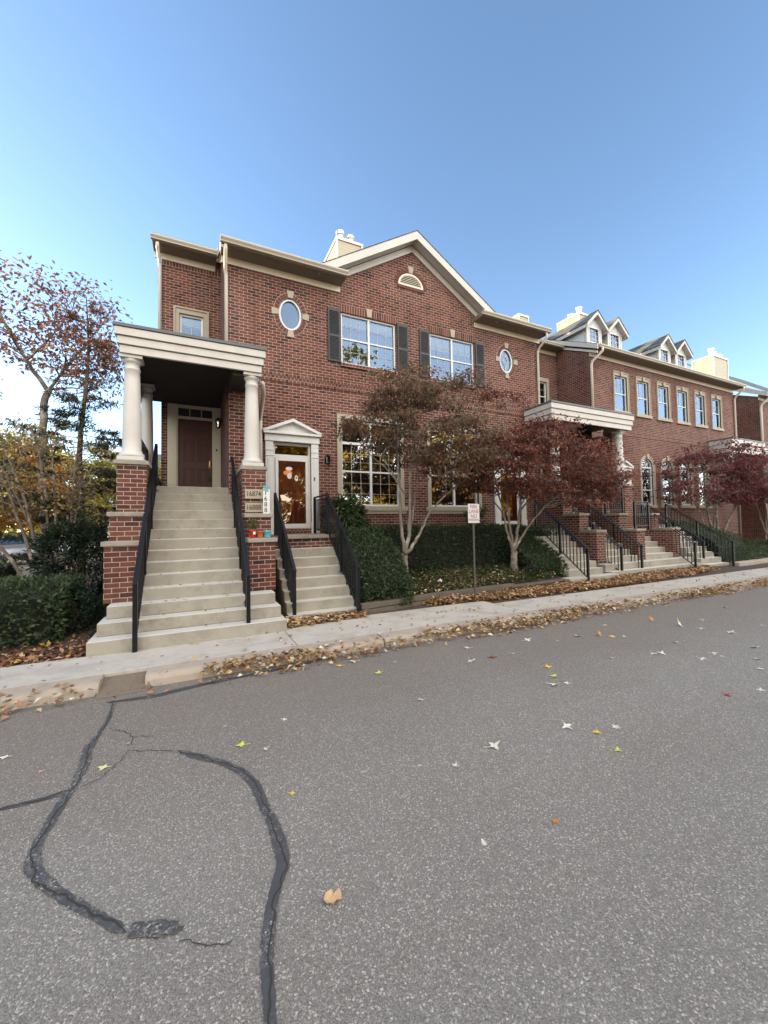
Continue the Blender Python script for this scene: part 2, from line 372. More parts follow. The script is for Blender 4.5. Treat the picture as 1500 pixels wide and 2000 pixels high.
# leaves: one mesh of many small folded blades, each with its own tone
def blades(name, P, D, N, L, Wd, C, mat, parent=None, fold=.25):
    """P base points, D blade directions, N normals, L lengths, Wd widths, C colours (n,3)"""
    n = len(P); off = np.array(wloc(parent)) if parent else np.zeros(3)
    D = D/np.linalg.norm(D, axis=1)[:, None]; Sd = np.cross(D, N); Sd /= (np.linalg.norm(Sd, axis=1)[:, None]+1e-9); Nn = np.cross(Sd, D)
    L = L[:, None]; Wd = Wd[:, None]
    a = P; b = P+D*L*.42+Sd*Wd*.5+Nn*Wd*fold; c = P+D*L-Nn*L*.12; d = P+D*L*.42-Sd*Wd*.5+Nn*Wd*fold
    V = np.stack([a, b, c, d], 1).reshape(-1, 3)-off
    F = (np.arange(n)[:, None]*4+np.array([0, 1, 2, 0, 2, 3])).reshape(-1).astype(np.int32)
    me = bpy.data.meshes.new(name); me.vertices.add(4*n); me.vertices.foreach_set('co', V.astype(np.float32).ravel())
    me.loops.add(6*n); me.loops.foreach_set('vertex_index', F); me.polygons.add(2*n)
    me.polygons.foreach_set('loop_start', np.arange(0, 6*n, 3, dtype=np.int32)); me.polygons.foreach_set('loop_total', np.full(2*n, 3, np.int32))
    me.update(calc_edges=True)
    at = me.attributes.new('tone', 'FLOAT_COLOR', 'FACE'); cc = np.ones((n, 2, 4), np.float32); cc[:, :, :3] = C[:, None, :]
    at.data.foreach_set('color', cc.ravel()); me.materials.append(M[mat])
    o = bpy.data.objects.new(name, me); COL.objects.link(o)
    if parent: o.parent = parent
    return o
def tones(rng, n, cols, jit=.25):
    cols = np.array(cols); w = cols[rng.integers(0, len(cols), n)]
    return np.clip(w*(1+jit*(rng.random((n, 1))*2-1)), 0, 1)
def rdir(rng, n): 
    d = rng.normal(size=(n, 3)); return d/np.linalg.norm(d, axis=1)[:, None]
def in_ell(rng, n, c, r, shell=0):
    d = rdir(rng, n); q = (shell+(1-shell)*rng.random(n))**(1/3.) if shell else rng.random(n)**(1/3.)
    return np.array(c)+d*q[:, None]*np.array(r)

# ------------------------------------------------------------------ building pieces
def window(house, x0, x1, z0, z1, y, lights=1, meet=.5, transom=None, gx=3, gz=2, lowgrid=True, blind=.3, fr=.05, wave=0, label=None, fmat='white'):
    """double-hung window set in a wall at plane y: frame > pane, glazing bars, blind"""
    f = MB(); g = MB(); bl = MB(); a, b = y, y+.07
    f.box(x0, x0+fr, a, b, z0, z1).box(x1-fr, x1, a, b, z0, z1).box(x0+fr, x1-fr, a, b, z0, z0+fr).box(x0+fr, x1-fr, a, b, z1-fr, z1)
    top = z1-fr
    if transom:
        f.box(x0+fr, x1-fr, a, b, transom-.035, transom+.035); top = transom-.035
    w = (x1-x0-2*fr)/lights
    zm = z0+fr+(top-z0-fr)*meet
    for i in range(lights):
        u0 = x0+fr+i*w+(.03 if i else 0); u1 = x0+fr+(i+1)*w-(.03 if i < lights-1 else 0)
        if i: f.box(u0-.06, u0, a, b, z0+fr, z1-fr)
        f.box(u0, u1, a+.012, b-.01, zm-.022, zm+.022)
        for (s0, s1, on) in ((z0+fr, zm-.022, lowgrid), (zm+.022, top, True)):
            if on:
                for k in range(1, gx): xx = u0+(u1-u0)*k/gx; g.box(xx-.0028, xx+.0028, a+.030, a+.038, s0, s1)
                for k in range(1, gz): zz = s0+(s1-s0)*k/gz; g.box(u0, u1, a+.0305, a+.0375, zz-.0028, zz+.0028)
        if blind:
            zb = top-(top-z0)*blind; zz = top-.01
            while zz > zb: bl.box(u0+.01, u1-.01, a+.10, a+.112, zz-.046, zz); zz -= .05
    o = f.build('window', fmat, house, bevel=.004, seg=1); pm = 'upglass' if z0 > 5 else 'glass'
    if label: o['label'] = label
    MB().add([(x0+fr*.5, a+.042, z0+fr*.5), (x1-fr*.5, a+.042, z0+fr*.5), (x1-fr*.5, a+.042, z1-fr*.5), (x0+fr*.5, a+.042, z1-fr*.5)], [(0, 1, 2, 3)]).build('pane', pm, o)
    if g.v: g.build('glazing_bars', 'cream' if z0 < 5 else 'white', o)
    if blind: bl.build('blind', 'blind', o)
    return o
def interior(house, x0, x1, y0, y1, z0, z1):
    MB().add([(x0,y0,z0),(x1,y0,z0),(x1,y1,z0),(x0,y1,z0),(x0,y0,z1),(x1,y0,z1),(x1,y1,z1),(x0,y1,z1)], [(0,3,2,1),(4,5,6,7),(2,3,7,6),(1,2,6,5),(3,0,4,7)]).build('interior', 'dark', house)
def shutter(house, x0, x1, z0, z1, y):
    m = MB().box(x0, x1, y-.045, y-.003, z0, z1)
    a = m.build('shutter', 'shutter', house, bevel=.004, seg=1)
    p = MB(); zm = (z0+z1)/2
    for s0, s1 in ((z0+.06, zm-.03), (zm+.03, z1-.06)):
        n = int((s1-s0)/.035)
        for k in range(n):
            zz = s0+(s1-s0)*k/n; p.prism([(y-.046, zz), (y-.058, zz+.006), (y-.046, zz+.028)], 'x', x0+.045, x1-.045)
    p.build('louvre', 'shutter', a)
def keystone(m, xc, z0, z1, w0, w1, y, d=.03):
    m.prism([(xc-w0/2, z0), (xc+w0/2, z0), (xc+w1/2, z1), (xc-w1/2, z1)], 'y', y-d, y-.0005)
def gutter(house, x0, x1, y, z):
    """K-style gutter along X hung on the fascia, its back at y"""
    p = [(y, z), (y-.115, z), (y-.125, z-.02), (y-.12, z-.045), (y-.085, z-.09), (y-.075, z-.12), (y, z-.12)]
    return MB().prism(p, 'x', x0, x1).build('gutter', 'gutter', house)
def eave(house, x0, x1, ywall, z, over=.45, wallz=None):
    """boxed eave with soffit, frieze board below it and a gutter in front"""
    bx('eave_soffit', 'eaveboard', house, x0, x1, ywall-over, ywall-.002, z-.10, z+.03)
    bx('frieze_board', 'cream', house, x0+.02, x1-.02, ywall-.03, ywall-.002, z-.27, z-.103)
    gutter(house, x0-.03, x1+.03, ywall-over-.002, z+.045)
def downspout(house, pts, r=.042):
    return MB().tube(pts, r, 10).build('downspout', 'spout', house, smooth=True)
def ovalwin(house, cx, cz, rx, rz, y, star=False):
    ring = MB().ring(ell(cx, cz, rx+.05, rz+.05, 48), ell(cx, cz, rx-.02, rz-.02, 48), y+.02, y+.10).build('oval_window', 'white', house)
    MB().add([(q[0], y+.07, q[1]) for q in ell(cx, cz, rx, rz, 48)], [tuple(range(48))]).build('pane', 'upglass', ring)
    if star:
        g = MB(); d = [(cx, cz+rz*.5), (cx+rx*.45, cz), (cx, cz-rz*.5), (cx-rx*.45, cz)]
        e = [(cx, cz+rz), (cx+rx, cz), (cx, cz-rz), (cx-rx, cz)]
        for i in range(4):
            j = (i+1) % 4
            for p, q in ((d[i], d[j]), (d[i], e[i])): g.tube([(p[0], y+.06, p[1]), (q[0], y+.06, q[1])], .008, 5)
        g.build('glazing_bars', 'white', ring)
    b = MB(); n = 30; rng = random.Random(int(cx*10))
    for i in range(n):          # ring of header bricks, each laid radially
        a0 = 2*math.pi*(i+.06)/n; a1 = 2*math.pi*(i+.94)/n
        q = [(cx+(rx+k)*math.cos(a), cz+(rz+k)*math.sin(a)) for a, k in ((a0, .052), (a1, .052), (a1, .165), (a0, .165))]
        b.prism(q, 'y', y-.018, y-.0006)
    b.build('brick_surround', 'singlebrick', ring); MB().ring(ell(cx, cz, rx+.175, rz+.175, 60), ell(cx, cz, rx+.045, rz+.045, 60), y-.010, y-.0004).build('mortar_ring', 'mortar', ring)
    k = MB(); keystone(k, cx, cz+rz+.04, cz+rz+.23, .13, .19, y, .035); keystone(k, cx, cz-rz-.23, cz-rz-.04, .19, .13, y, .035)
    for sgn in (-1, 1): k.prism([(cx+sgn*(rx+.04), cz-.07), (cx+sgn*(rx+.22), cz-.09), (cx+sgn*(rx+.22), cz+.09), (cx+sgn*(rx+.04), cz+.07)], 'y', y-.035, y-.0007)
    k.build('keystone', 'lime', ring, bevel=.004, seg=1)
    return ring
def chimney(house, x0, x1, y0, y1, z0, z1, flues, label=None):
    c = bx('chimney', 'siding', house, x0, x1, y0, y1, z0, z1)
    if label: c['label'] = label
    t = MB().box(x0-.04, x1+.04, y0-.04, y1+.04, z1, z1+.10)
    for a, b in ((x0, y0), (x1, y0), (x0, y1), (x1, y1)): t.box(a-.03, a+.03, b-.03, b+.03, z0, z1-.001)
    t.build('trim', 'cream', c)
    for (fx, fy, fh, fr) in flues:
        MB().lathe([(fr, z1+.101), (fr, z1+.1+fh*.62), (fr*1.35, z1+.1+fh*.64), (fr*1.35, z1+.1+fh*.9), (fr*1.05, z1+.1+fh)], fx, fy, 16).build('flue', 'steel', c, smooth=False)
def brickjoint_lintel(m, x0, x1, z0, z1, y): m.box(x0, x1, y-.006, y-.0005, z0, z1)
def panel_door(house, x0, x1, z0, z1, y, mat, label=None, name='door'):
    d = bx(name, mat, house, x0, x1, y, y+.045, z0, z1)
    if label: d['label'] = label
    w = x1-x0; h = z1-z0; p = MB()
    for cx in (x0+w*.29, x0+w*.71):
        for (a, b) in ((.08, .36), (.44, .72), (.78, .92)):
            u0, u1 = cx-w*.155, cx+w*.155; s0, s1 = z0+h*a, z0+h*b
            p.ring(rect(u0, u1, s0, s1), rect(u0+.022, u1-.022, s0+.022, s1-.022), y-.02, y+.001)
            p.ring(rect(u0+.05, u1-.05, s0+.05, s1-.05), rect(u0+.075, u1-.075, s0+.075, s1-.075), y-.014, y+.001)
    p.build('raised_panels', mat, d, bevel=.003, seg=1)
    return d
def lantern(house, x, y, z, side='y', label=None):
    """black coach lantern on a wall bracket"""
    f = MB(); f.box(x-.05, x+.05, y+.09, y+.105, z-.08, z+.10) if side == 'y' else f.box(x+.09, x+.105, y-.05, y+.05, z-.08, z+.10)
    tgt = (x, y+.095, z+.04) if side == 'y' else (x+.095, y, z+.04)
    f.tube([(x, y, z+.15), ((x+tgt[0])/2, (y+tgt[1])/2, z+.17), tgt], .012, 8)
    f.lathe([(.02, z+.15), (.085, z+.09), (.075, z+.085), (.02, z+.08)], x, y, 6); f.lathe([(.02, z-.14), (.055, z-.10), (.058, z-.09)], x, y, 6)
    for k in range(6):
        a = math.pi*k/3; f.tube([(x+.052*math.cos(a), y+.052*math.sin(a), z-.095), (x+.072*math.cos(a), y+.072*math.sin(a), z+.088)], .006, 5)
    o = f.build('wall_lantern', 'iron', house)
    if label: o['label'] = label
    MB().lathe([(.046, z-.088), (.064, z+.080)], x, y, 6).build('lamp_glass', 'glass', o)
    return o
def column(parent, x, y, z0, z1, r=.135):
    """Tuscan column: plinth, torus base, shaft with entasis, necking ring, echinus, abacus"""
    pr = [(r*1.33, z0+.07), (r*1.36, z0+.10), (r*1.30, z0+.135), (r*1.12, z0+.15), (r*1.10, z0+.18), (r, z0+.21)]
    H = z1-z0
    for k in range(1, 9): t = k/8; pr.append((r*(1-.20*t**1.6), z0+.21+(H-.47)*t))
    rt = r*.80; zt = z0+.21+(H-.47)
    pr += [(rt*1.09, zt+.01), (rt*1.09, zt+.035), (rt, zt+.045), (rt*1.0, zt+.13), (rt*1.12, zt+.14), (rt*1.4, zt+.20)]
    c = MB().lathe(pr, x, y, 40).build('column', 'column', parent, smooth=False)
    for p in c.data.polygons: p.use_smooth = True
    a = MB().box(x-r*1.36, x+r*1.36, y-r*1.36, y+r*1.36, z0, z0+.07); a.build('plinth', 'column', c, bevel=.006)
    MB().box(x-rt*1.45, x+rt*1.45, y-rt*1.45, y+rt*1.45, zt+.2, z1).build('abacus', 'column', c, bevel=.006)
    return c
def porch_roof(house, x0, x1, y0, y1, zb, zt, zs, clip=None):
    """flat porch roof: three lapped fascia boards, grey metal edge, dark board soffit"""
    f = MB(); h = (zt-zb)/3
    yb = (clip[1] if clip else y1)
    for k in range(3):
        o = .035*k
        a0, a1, b0 = x0+.07-o, x1-.07+o, y0+.07-o
        f.box(a0, a1, b0, b0+.06, zb+h*k, zb+h*(k+1)-.012)
        f.box(a0, a0+.06, b0+.0605, y1, zb+h*k, zb+h*(k+1)-.012); f.box(a1-.06, a1, b0+.0605, yb, zb+h*k, zb+h*(k+1)-.012)
    r = f.build('porch_roof', 'fascia', house, bevel=.003, seg=1)
    poly = [(x0-.02, y0-.02), (x1+.02, y0-.02), (x1+.02, y1), (x0-.02, y1)]
    inn = [(x0+.13, y0+.13), (x1-.13, y0+.13), (x1-.13, y1), (x0+.13, y1)]
    if clip:
        poly = [(x0-.02, y0-.02), (x1+.02, y0-.02), (x1+.02, clip[1]), (clip[0], clip[1]), (clip[0], y1), (x0-.02, y1)]
        inn = [(x0+.13, y0+.13), (x1-.13, y0+.13), (x1-.13, clip[1]), (clip[0], clip[1]), (clip[0], y1), (x0+.13, y1)]
    MB().prism(poly, 'z', zt, zt+.055).build('metal_edge', 'flash', r)
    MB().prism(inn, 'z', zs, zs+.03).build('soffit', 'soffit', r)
    return r
def storm_surround(house, x0, x1, zslab, y, ztop, label):
    """white pilastered surround with a pediment; storm door and transom set inside it"""
    s = MB()
    for a, b in ((x0, x0+.20), (x1-.20, x1)):
        s.box(a, b, y-.06, y-.001, zslab+.30, ztop-.30); s.box(a-.012, b+.012, y-.075, y-.0012, zslab, zslab+.30)
        s.box(a-.01, b+.01, y-.075, y-.0013, ztop-.42, ztop-.40); s.box(a-.01, b+.01, y-.075, y-.0014, ztop-.56, ztop-.54)
        s.box(a+.05, b-.05, y-.068, y-.0595, zslab+.42, ztop-.62)
        s.box(a, b, y-.06, y-.001, ztop-.2995, ztop-.1805)
    s.box(x0-.02, x1+.02, y-.085, y-.0015, ztop-.18, ztop); s.box(x0-.06, x1+.06, y-.15, y-.0016, ztop+.001, ztop+.06)
    xc = (x0+x1)/2; hw = (x1-x0)/2+.07; z = ztop+.061; ap = z+.36
    s.prism([(xc-hw+.10, z), (xc+hw-.10, z), (xc, ap-.06)], 'y', y-.05, y-.0017)
    s.prism([(xc-hw, z), (xc-hw+.11, z), (xc, ap-.085), (xc+hw-.11, z), (xc+hw, z), (xc+hw, z+.03), (xc, ap), (xc-hw, z+.03)], 'y', y-.16, y-.0018)
    sr = s.build('door_surround', 'white', house, bevel=.005, seg=1); sr['label'] = label
    a, b = x0+.20, x1-.20
    f = MB(); y1 = y+.06
    zt = ztop-.18; ztr = zt-.36
    zb = zslab+.14
    f.box(a, a+.055, y1, y1+.05, zb, zt).box(b-.055, b, y1, y1+.05, zb, zt).box(a+.055, b-.055, y1, y1+.05, zt-.07, zt).box(a+.055, b-.055, y1, y1+.05, ztr-.03, ztr+.05)
    fr = f.build('door_frame', 'white', house, bevel=.003, seg=1)
    MB().add([(a+.055, y1+.02, ztr+.05), (b-.055, y1+.02, ztr+.05), (b-.055, y1+.02, zt-.07), (a+.055, y1+.02, zt-.07)], [(0, 1, 2, 3)]).build('transom_pane', 'stormglass', fr)
    d = MB(); q0, q1, s0, s1 = a+.06, b-.06, zb+.01, ztr-.035
    d.ring(rect(q0, q1, s0, s1), rect(q0+.075, q1-.075, s0+.11, s1-.085), y1-.03, y1+.005)
    st = d.build('storm_door', 'white', house, bevel=.003, seg=1)
    MB().add([(q0+.07, y1-.012, s0+.1), (q1-.07, y1-.012, s0+.1), (q1-.07, y1-.012, s1-.08), (q0+.07, y1-.012, s1-.08)], [(0, 1, 2, 3)]).build('pane', 'stormglass', st)
    h = MB().box(q1-.05, q1-.03, y1-.05, y1-.031, s0+.78, s0+1.0); h.tube([(q1-.04, y1-.05, s0+.93), (q1-.045, y1-.09, s0+.93), (q1-.15, y1-.09, s0+.92)], .009, 8); h.build('handle', 'chrome', st)
    dr = panel_door(house, a+.056, b-.056, zb, ztr-.031, y1+.055, 'reddoor', name='door')
    MB().lathe([(.02, 0), (.028, .01), (.028, .03), (.015, .045)], 0, 0, 14).build('knob', 'brass', dr).matrix_local = Matrix.Translation((b-.12, y1+.045, zb+.95)) @ Matrix.Rotation(R(90), 4, 'X')
    return dr
def ringpts_arch(x0, x1, z0, zs, n=20):
    r = (x1-x0)/2; c = (x0+x1)/2
    return [(x0, z0), (x1, z0), (x1, zs)]+[(c+r*math.cos(math.pi*k/n), zs+r*math.sin(math.pi*k/n)) for k in range(1, n)]+[(x0, zs)]

# ------------------------------------------------------------------ gabled townhouse (nearest)
F = 10.2; D = 12.2; XL, XR = .70, 11.25; GX = 6.03
H1 = thing('townhouse', 'two-storey brick townhouse with a wide front gable, two oval windows and black shutters', 'house', (0, F, 0), 'brick townhouses in the row')
LW = ((3.66, 5.50), (6.56, 8.40))
UW = ((3.70, 5.43), (6.63, 8.36))
holes = [rect(a, b, 6.21, 7.66) for a, b in UW]+[rect(a, b, 2.20, 4.62) for a, b in LW]
holes += [ell(2.29, 7.26, .30, .42, 36), ell(9.76, 7.29, .30, .42, 36), rect(1.82, 2.80, 1.47, 3.92), rect(9.25, 10.25, 1.47, 3.92)]
vent = [(GX-.05-.45+.0, 8.93)]; vent = [(5.98+.45*math.cos(math.pi*k/20), 8.93+.41*math.sin(math.pi*k/20)) for k in range(21)]
holes.append(vent)
out = [(XL, 0), (XR, 0), (XR, 8.46), (8.42, 8.46), (8.42, 8.72), (GX, 10.22), (3.64, 8.72), (3.64, 8.46), (XL, 8.46)]
w = MB().sheet(out, holes, F, .13)
w.add([(XL, F, 0), (XL, D+.3, 0), (XL, D+.3, 10.0), (XL, F, 8.46)], [(0, 1, 2, 3)]); w.add([(XR, F, 0), (XR, 12.9, 0), (XR, 12.9, 10.0), (XR, F, 8.46)], [(0, 1, 2, 3)])
w.build('wall', 'brick', H1)
for x0, x1 in ((XL+.01, 3.63), (8.43, XR-.01)): bx('soldier_course', 'soldier', H1, x0, x1, F-.008, F-.0005, 8.17, 8.39)
for x0, x1 in UW: bx('soldier_course', 'soldier', H1, x0-.04, x1+.04, F-.008, F-.0006, 7.66, 7.88)
b = MB()
b.box(XL, XR, F-.02, F-.0005, 5.425, 5.50); b.box(XL, XR, F-.02, F-.0005, 5.58, 5.655); b.box(XL, XR, F-.010, F-.0005, 5.501, 5.579)
for x0, x1 in UW: b.box(x0-.03, x1+.03, F-.05, F-.0006, 6.10, 6.205)
b.build('belt_course', 'header', H1)
for kx, k0, k1 in ((4.565, 7.67, 7.92), (7.495, 7.67, 7.92), (5.98, 9.36, 9.57)):
    k = MB(); keystone(k, kx, k0, k1, .13, .19, F, .03); k.build('keystone', 'lime', H1, bevel=.004, seg=1)
for i, (x0, x1) in enumerate(UW):
    window(H1, x0, x1, 6.21, 7.66, F+.045, lights=2, gx=3, gz=2, blind=.16+.1*i)
    shutter(H1, x0-.39, x0-.03, 6.20, 7.69, F); shutter(H1, x1+.04, x1+.41, 6.20, 7.69, F)
ovalwin(H1, 2.29, 7.26, .27, .39, F); ovalwin(H1, 9.76, 7.29, .27, .39, F, True)
v = MB().ring([(5.98+.44*math.cos(a), 8.94+.40*math.sin(a)) for a in np.linspace(0, math.pi, 25)]+[(5.6, 8.935)], [(5.98+.37*math.cos(a), 8.985+.30*math.sin(a)) for a in np.linspace(0, math.pi, 25)]+[(5.6, 8.98)], F-.02, F+.06)
for i in range(6):
    z = 9.0+i*.052; hw = .38*math.sqrt(max(0, 1-((z-8.98)/.33)**2)); v.prism([(F-.005, z), (F+.035, z+.035), (F+.035, z+.047), (F-.005, z+.012)], 'x', 5.98-hw, 5.98+hw)
vo = v.build('gable_vent', 'cream', H1)
bx('vent_backing', 'black', vo, 5.5, 6.46, F+.07, F+.075, 8.9, 9.36)
b = MB()
for i in range(17):
    a0 = math.pi*(i+.07)/17; a1 = math.pi*(i+.93)/17
    b.prism([(5.98+(.455+q)*math.cos(a), 8.94+(.415+q)*math.sin(a)) for a, q in ((a0, 0), (a1, 0), (a1, .11), (a0, .11))], 'y', F-.016, F-.0006)
b.box(5.5, 6.46, F-.03, F-.0006, 8.84, 8.918); b.build('brick_surround', 'singlebrick', vo)
# lower windows in limestone frames
for i, (x0, x1) in enumerate(LW):
    s = MB(); y0 = F-.03
    s.box(x0-.12, x0+.0, y0, F+.10, 2.20, 4.62); s.box(x1, x1+.12, y0, F+.10, 2.20, 4.62); s.box(x0-.12, x1+.12, y0, F+.10, 4.621, 4.76)
    s.box(x0-.20, x1+.20, y0-.05, F+.10, 2.07, 2.199); s.box(x0-.16, x1+.16, y0-.02, F+.04, 1.98, 2.0695)
    s.build('window_surround', 'lime', H1, bevel=.008)
    window(H1, x0+.005, x1-.005, 2.205, 4.615, F+.05, lights=2, meet=.55, transom=3.97, gx=3, gz=3, blind=.0 if i == 0 else .25, lowgrid=(i == 0))
# gable rakes, eaves, roof
rk = MB()
sl_ = .62; n_ = math.sqrt(1+sl_**2)
for sgn in (-1, 1):
    def P(d, o): return (GX+sgn*d, 10.50-sl_*d+o)     # d from apex, o offset
    rk.prism([P(0, -.02), P(3.05, -.02), P(3.05, -.27), P(0, -.27)], 'y', F-.36, F-.31)
    rk.prism([P(0, -.2705), P(2.78, -.2705), P(2.78, -.47), P(0, -.47)], 'y', F-.05, F-.001)
    rk.prism([P(0, -.19), P(3.0, -.19), P(3.0, -.25), P(0, -.25)], 'y', F-.3095, F-.0505)
rk.build('rake_board', 'fascia', H1)
rf = MB()
e0 = 9.75; z0 = 8.50; s2 = .5
def rz(y): return z0+s2*(y-e0)
ridge = 18.0
for x0, x1 in ((XL-.12, XR+.12),):
    rf.add([(x0, e0, rz(e0)+.03), (3.1, e0, rz(e0)+.03), (3.1, ridge, rz(ridge)+.03), (x0, ridge, rz(ridge)+.03)], [(0, 1, 2, 3)])
    rf.add([(8.96, e0, rz(e0)+.03), (x1, e0, rz(e0)+.03), (x1, ridge, rz(ridge)+.03), (8.96, ridge, rz(ridge)+.03)], [(0, 1, 2, 3)])
yb = e0+(10.5-z0)/s2
for sgn in (-1, 1):
    rf.prism([(GX, 10.50), (GX+sgn*3.07, 10.5-sl_*3.07), (GX+sgn*3.07, 10.5-sl_*3.07-.018), (GX, 10.482)], 'y', F-.375, yb+1.2)
rf.add([(3.1, yb-2, rz(yb-2)+.03), (8.96, yb-2, rz(yb-2)+.03), (8.96, ridge, rz(ridge)+.03), (3.1, ridge, rz(ridge)+.03)], [(0, 1, 2, 3)])
ewx = -1.0; ew = D-.45
rf.add([(ewx, ew, rz(ew)+.03), (XL-.12, ew, rz(ew)+.03), (XL-.12, ridge, rz(ridge)+.03), (ewx, ridge, rz(ridge)+.03)], [(0, 1, 2, 3)])
er = 12.15
rf.add([(XR+.12, er, rz(er)+.03), (15.0, er, rz(er)+.03), (15.0, ridge, rz(ridge)+.03), (XR+.12, ridge, rz(ridge)+.03)], [(0, 1, 2, 3)])
rf.add([(ewx, ridge, rz(ridge)+.03), (15.0, ridge, rz(ridge)+.03), (15.0, ridge+8, rz(ridge)-4), (ewx, ridge+8, rz(ridge)-4)], [(0, 1, 2, 3)])
roof = rf.build('roof', 'shingle', H1)
eave(H1, XL-.12, 3.70, F, 8.46); eave(H1, 8.36, XR+.12, F, 8.46)
for x0, x1 in ((XL-.12, XL-.06), (XR+.06, XR+.12)):
    sv = MB(); sv.prism([(e0, 8.30), (D+.2, 8.30+s2*(D+.2-e0)), (D+.2, 8.53+s2*(D+.2-e0)), (e0, 8.53)], 'x', x0, x1)
    sv.build('verge_board', 'fascia', H1)
# set-back wing with the upper front door
ww = MB().sheet([(-.81, 0), (XL, 0), (XL, 9.45), (-.81, 9.45)], [rect(-.37, .235, 6.55, 7.70), rect(-.66, .70-.001, 2.50, 5.13)], D, .12)
ww.add([(-.81, D, 0), (-.81, 24, 0), (-.81, 24, 10.0), (-.81, D, 9.45)], [(0, 1, 2, 3)])
ww.build('wing_wall', 'brick', H1)
bx('soldier_course', 'soldier', H1, -.80, XL-.012, D-.008, D-.0005, 8.97, 9.19)
eave(H1, -1.0, XL-.125, D, 9.40)
s = MB(); a, bb, z0_, z1_ = -.37, .235, 6.55, 7.70
s.box(a-.15, a, D-.04, D+.08, z0_, z1_).box(bb, bb+.15, D-.04, D+.08, z0_, z1_).box(a-.15, bb+.15, D-.04, D+.08, z1_+.001, z1_+.18).box(a-.18, bb+.18, D-.08, D+.08, z0_-.12, z0_-.001)
s.ring(rect(a-.15, bb+.15, z0_, z1_+.18), rect(a-.10, bb+.10, z0_, z1_+.13), D-.065, D-.0405)
s.build('window_surround', 'lime', H1, bevel=.006)
window(H1, a+.003, bb-.003, z0_+.002, z1_-.002, D+.02, lights=1, gx=2, gz=2, blind=.2)
f = MB(); yd = D-.02
f.box(-.66, -.43, yd, D+.1, 2.56, 5.12).box(.50, .695, yd, D+.1, 2.56, 5.12)
f.box(-.4295, -.40, yd+.02, D+.1, 2.56, 5.12).box(.47, .4995, yd+.02, D+.1, 2.56, 5.12).box(-.3995, .4695, yd+.02, D+.1, 4.73, 4.80).box(-.3995, .4695, yd+.02, D+.1, 5.04, 5.12)
for q in (-.12, .18): f.box(q, q+.02, yd+.05, D+.09, 4.801, 5.039)
f.build('door_frame', 'cream', H1, bevel=.004, seg=1)
MB().add([(-.4, D+.05, 4.8), (.47, D+.05, 4.8), (.47, D+.05, 5.04), (-.4, D+.05, 5.04)], [(0, 1, 2, 3)]).build('transom_pane', 'glass', H1)
ud = panel_door(H1, -.3995, .4695, 2.60, 4.728, D+.04, 'maroon', 'dark maroon six-panel front door under the porch')
hh = MB(); hh.tube([(.40, D+.03, 3.56), (.40, D-.03, 3.54), (.40, D-.03, 3.42), (.40, D+.03, 3.40)], .009, 8); hh.box(.385, .415, D+.030, D+.0395, 3.38, 3.58); hh.build('handle', 'brass', ud)
MB().lathe([(.03, 0), (.03, .012), (.022, .02)], 0, 0, 16).build('deadbolt', 'brass', ud).matrix_local = Matrix.Translation(Vector((.40, D+.04, 3.76))-wloc(ud)) @ Matrix.Rotation(R(90), 4, 'X')
lb = MB().box(.375, .425, D-.02, D+.03, 2.98, 3.10); lb.tube([(.385, D, 3.10), (.385, D, 3.17), (.415, D, 3.17), (.415, D, 3.10)], .006, 6); lb.build('lock_box', 'black', ud)
bx('doorbell', 'black', H1, .56, .60, yd-.015, yd-.001, 3.86, 3.92, .004)
# brick return that carries the porch on its right side
pb = MB().box(XL, 1.30, 9.3, F-.002, 0, 4.72); pb.build('porch_wall', 'pier', H1)
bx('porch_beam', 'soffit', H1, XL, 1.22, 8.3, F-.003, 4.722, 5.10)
porch_roof(H1, -1.26, 1.31, 8.10, D-.002, 4.80, 5.24, 5.13, clip=(XL-.002, F-.002))
column(H1, -1.02, 8.38, 2.885, 4.80, .15); column(H1, 1.07, 8.38, 2.885, 4.80, .15); column(H1, -1.02, 10.9, 2.885, 5.12, .14)
lantern(H1, XL-.11, 11.5, 4.50, 'x', 'black coach lantern on the porch side wall by the maroon door')
lantern(H1, 3.24, F-.11, 3.44, 'y', 'black coach lantern on the wall between the storm door and the tall window')
# lower unit: white storm-door surround
storm_surround(H1, 1.62, 3.00, 1.47, F, 4.03, 'white pilastered surround with a small pediment round the storm door')
bx('doorbell', 'black', H1, 2.86, 2.895, F-.075, F-.0685, 2.86, 2.96, .003)
storm_surround(H1, 9.05, 10.45, 1.47, F, 4.03, 'white pedimented surround behind the dark red dogwood')
bx('step_front', 'header', H1, 1.83, 2.79, F+.0, F+.12, 1.471, 1.60)
# stickers behind the storm-door glass
st = MB()
for (sx, sz, rx_, rz_) in ((2.24, 2.98, .06, .075), (2.42, 2.93, .045, .08)):
    st.add([(q[0], F+.0455, q[1]) for q in ell(sx, sz, rx_, rz_, 14)], [tuple(range(14))])
st.add([(q[0], F+.0455, q[1]) for q in ell(2.23, 3.17, .09, .05, 12)], [tuple(range(12))])
st.build('door_sticker', 'white', H1)
MB().add([(q[0], F+.0460, q[1]) for q in ell(2.20, 3.06, .12, .07, 12)], [tuple(range(12))]).build('door_sticker', 'orange', H1)
MB().add([(q[0], F+.0450, q[1]) for q in ell(2.42, 2.94, .015, .03, 10)], [tuple(range(10))]).build('door_sticker', 'black', H1)
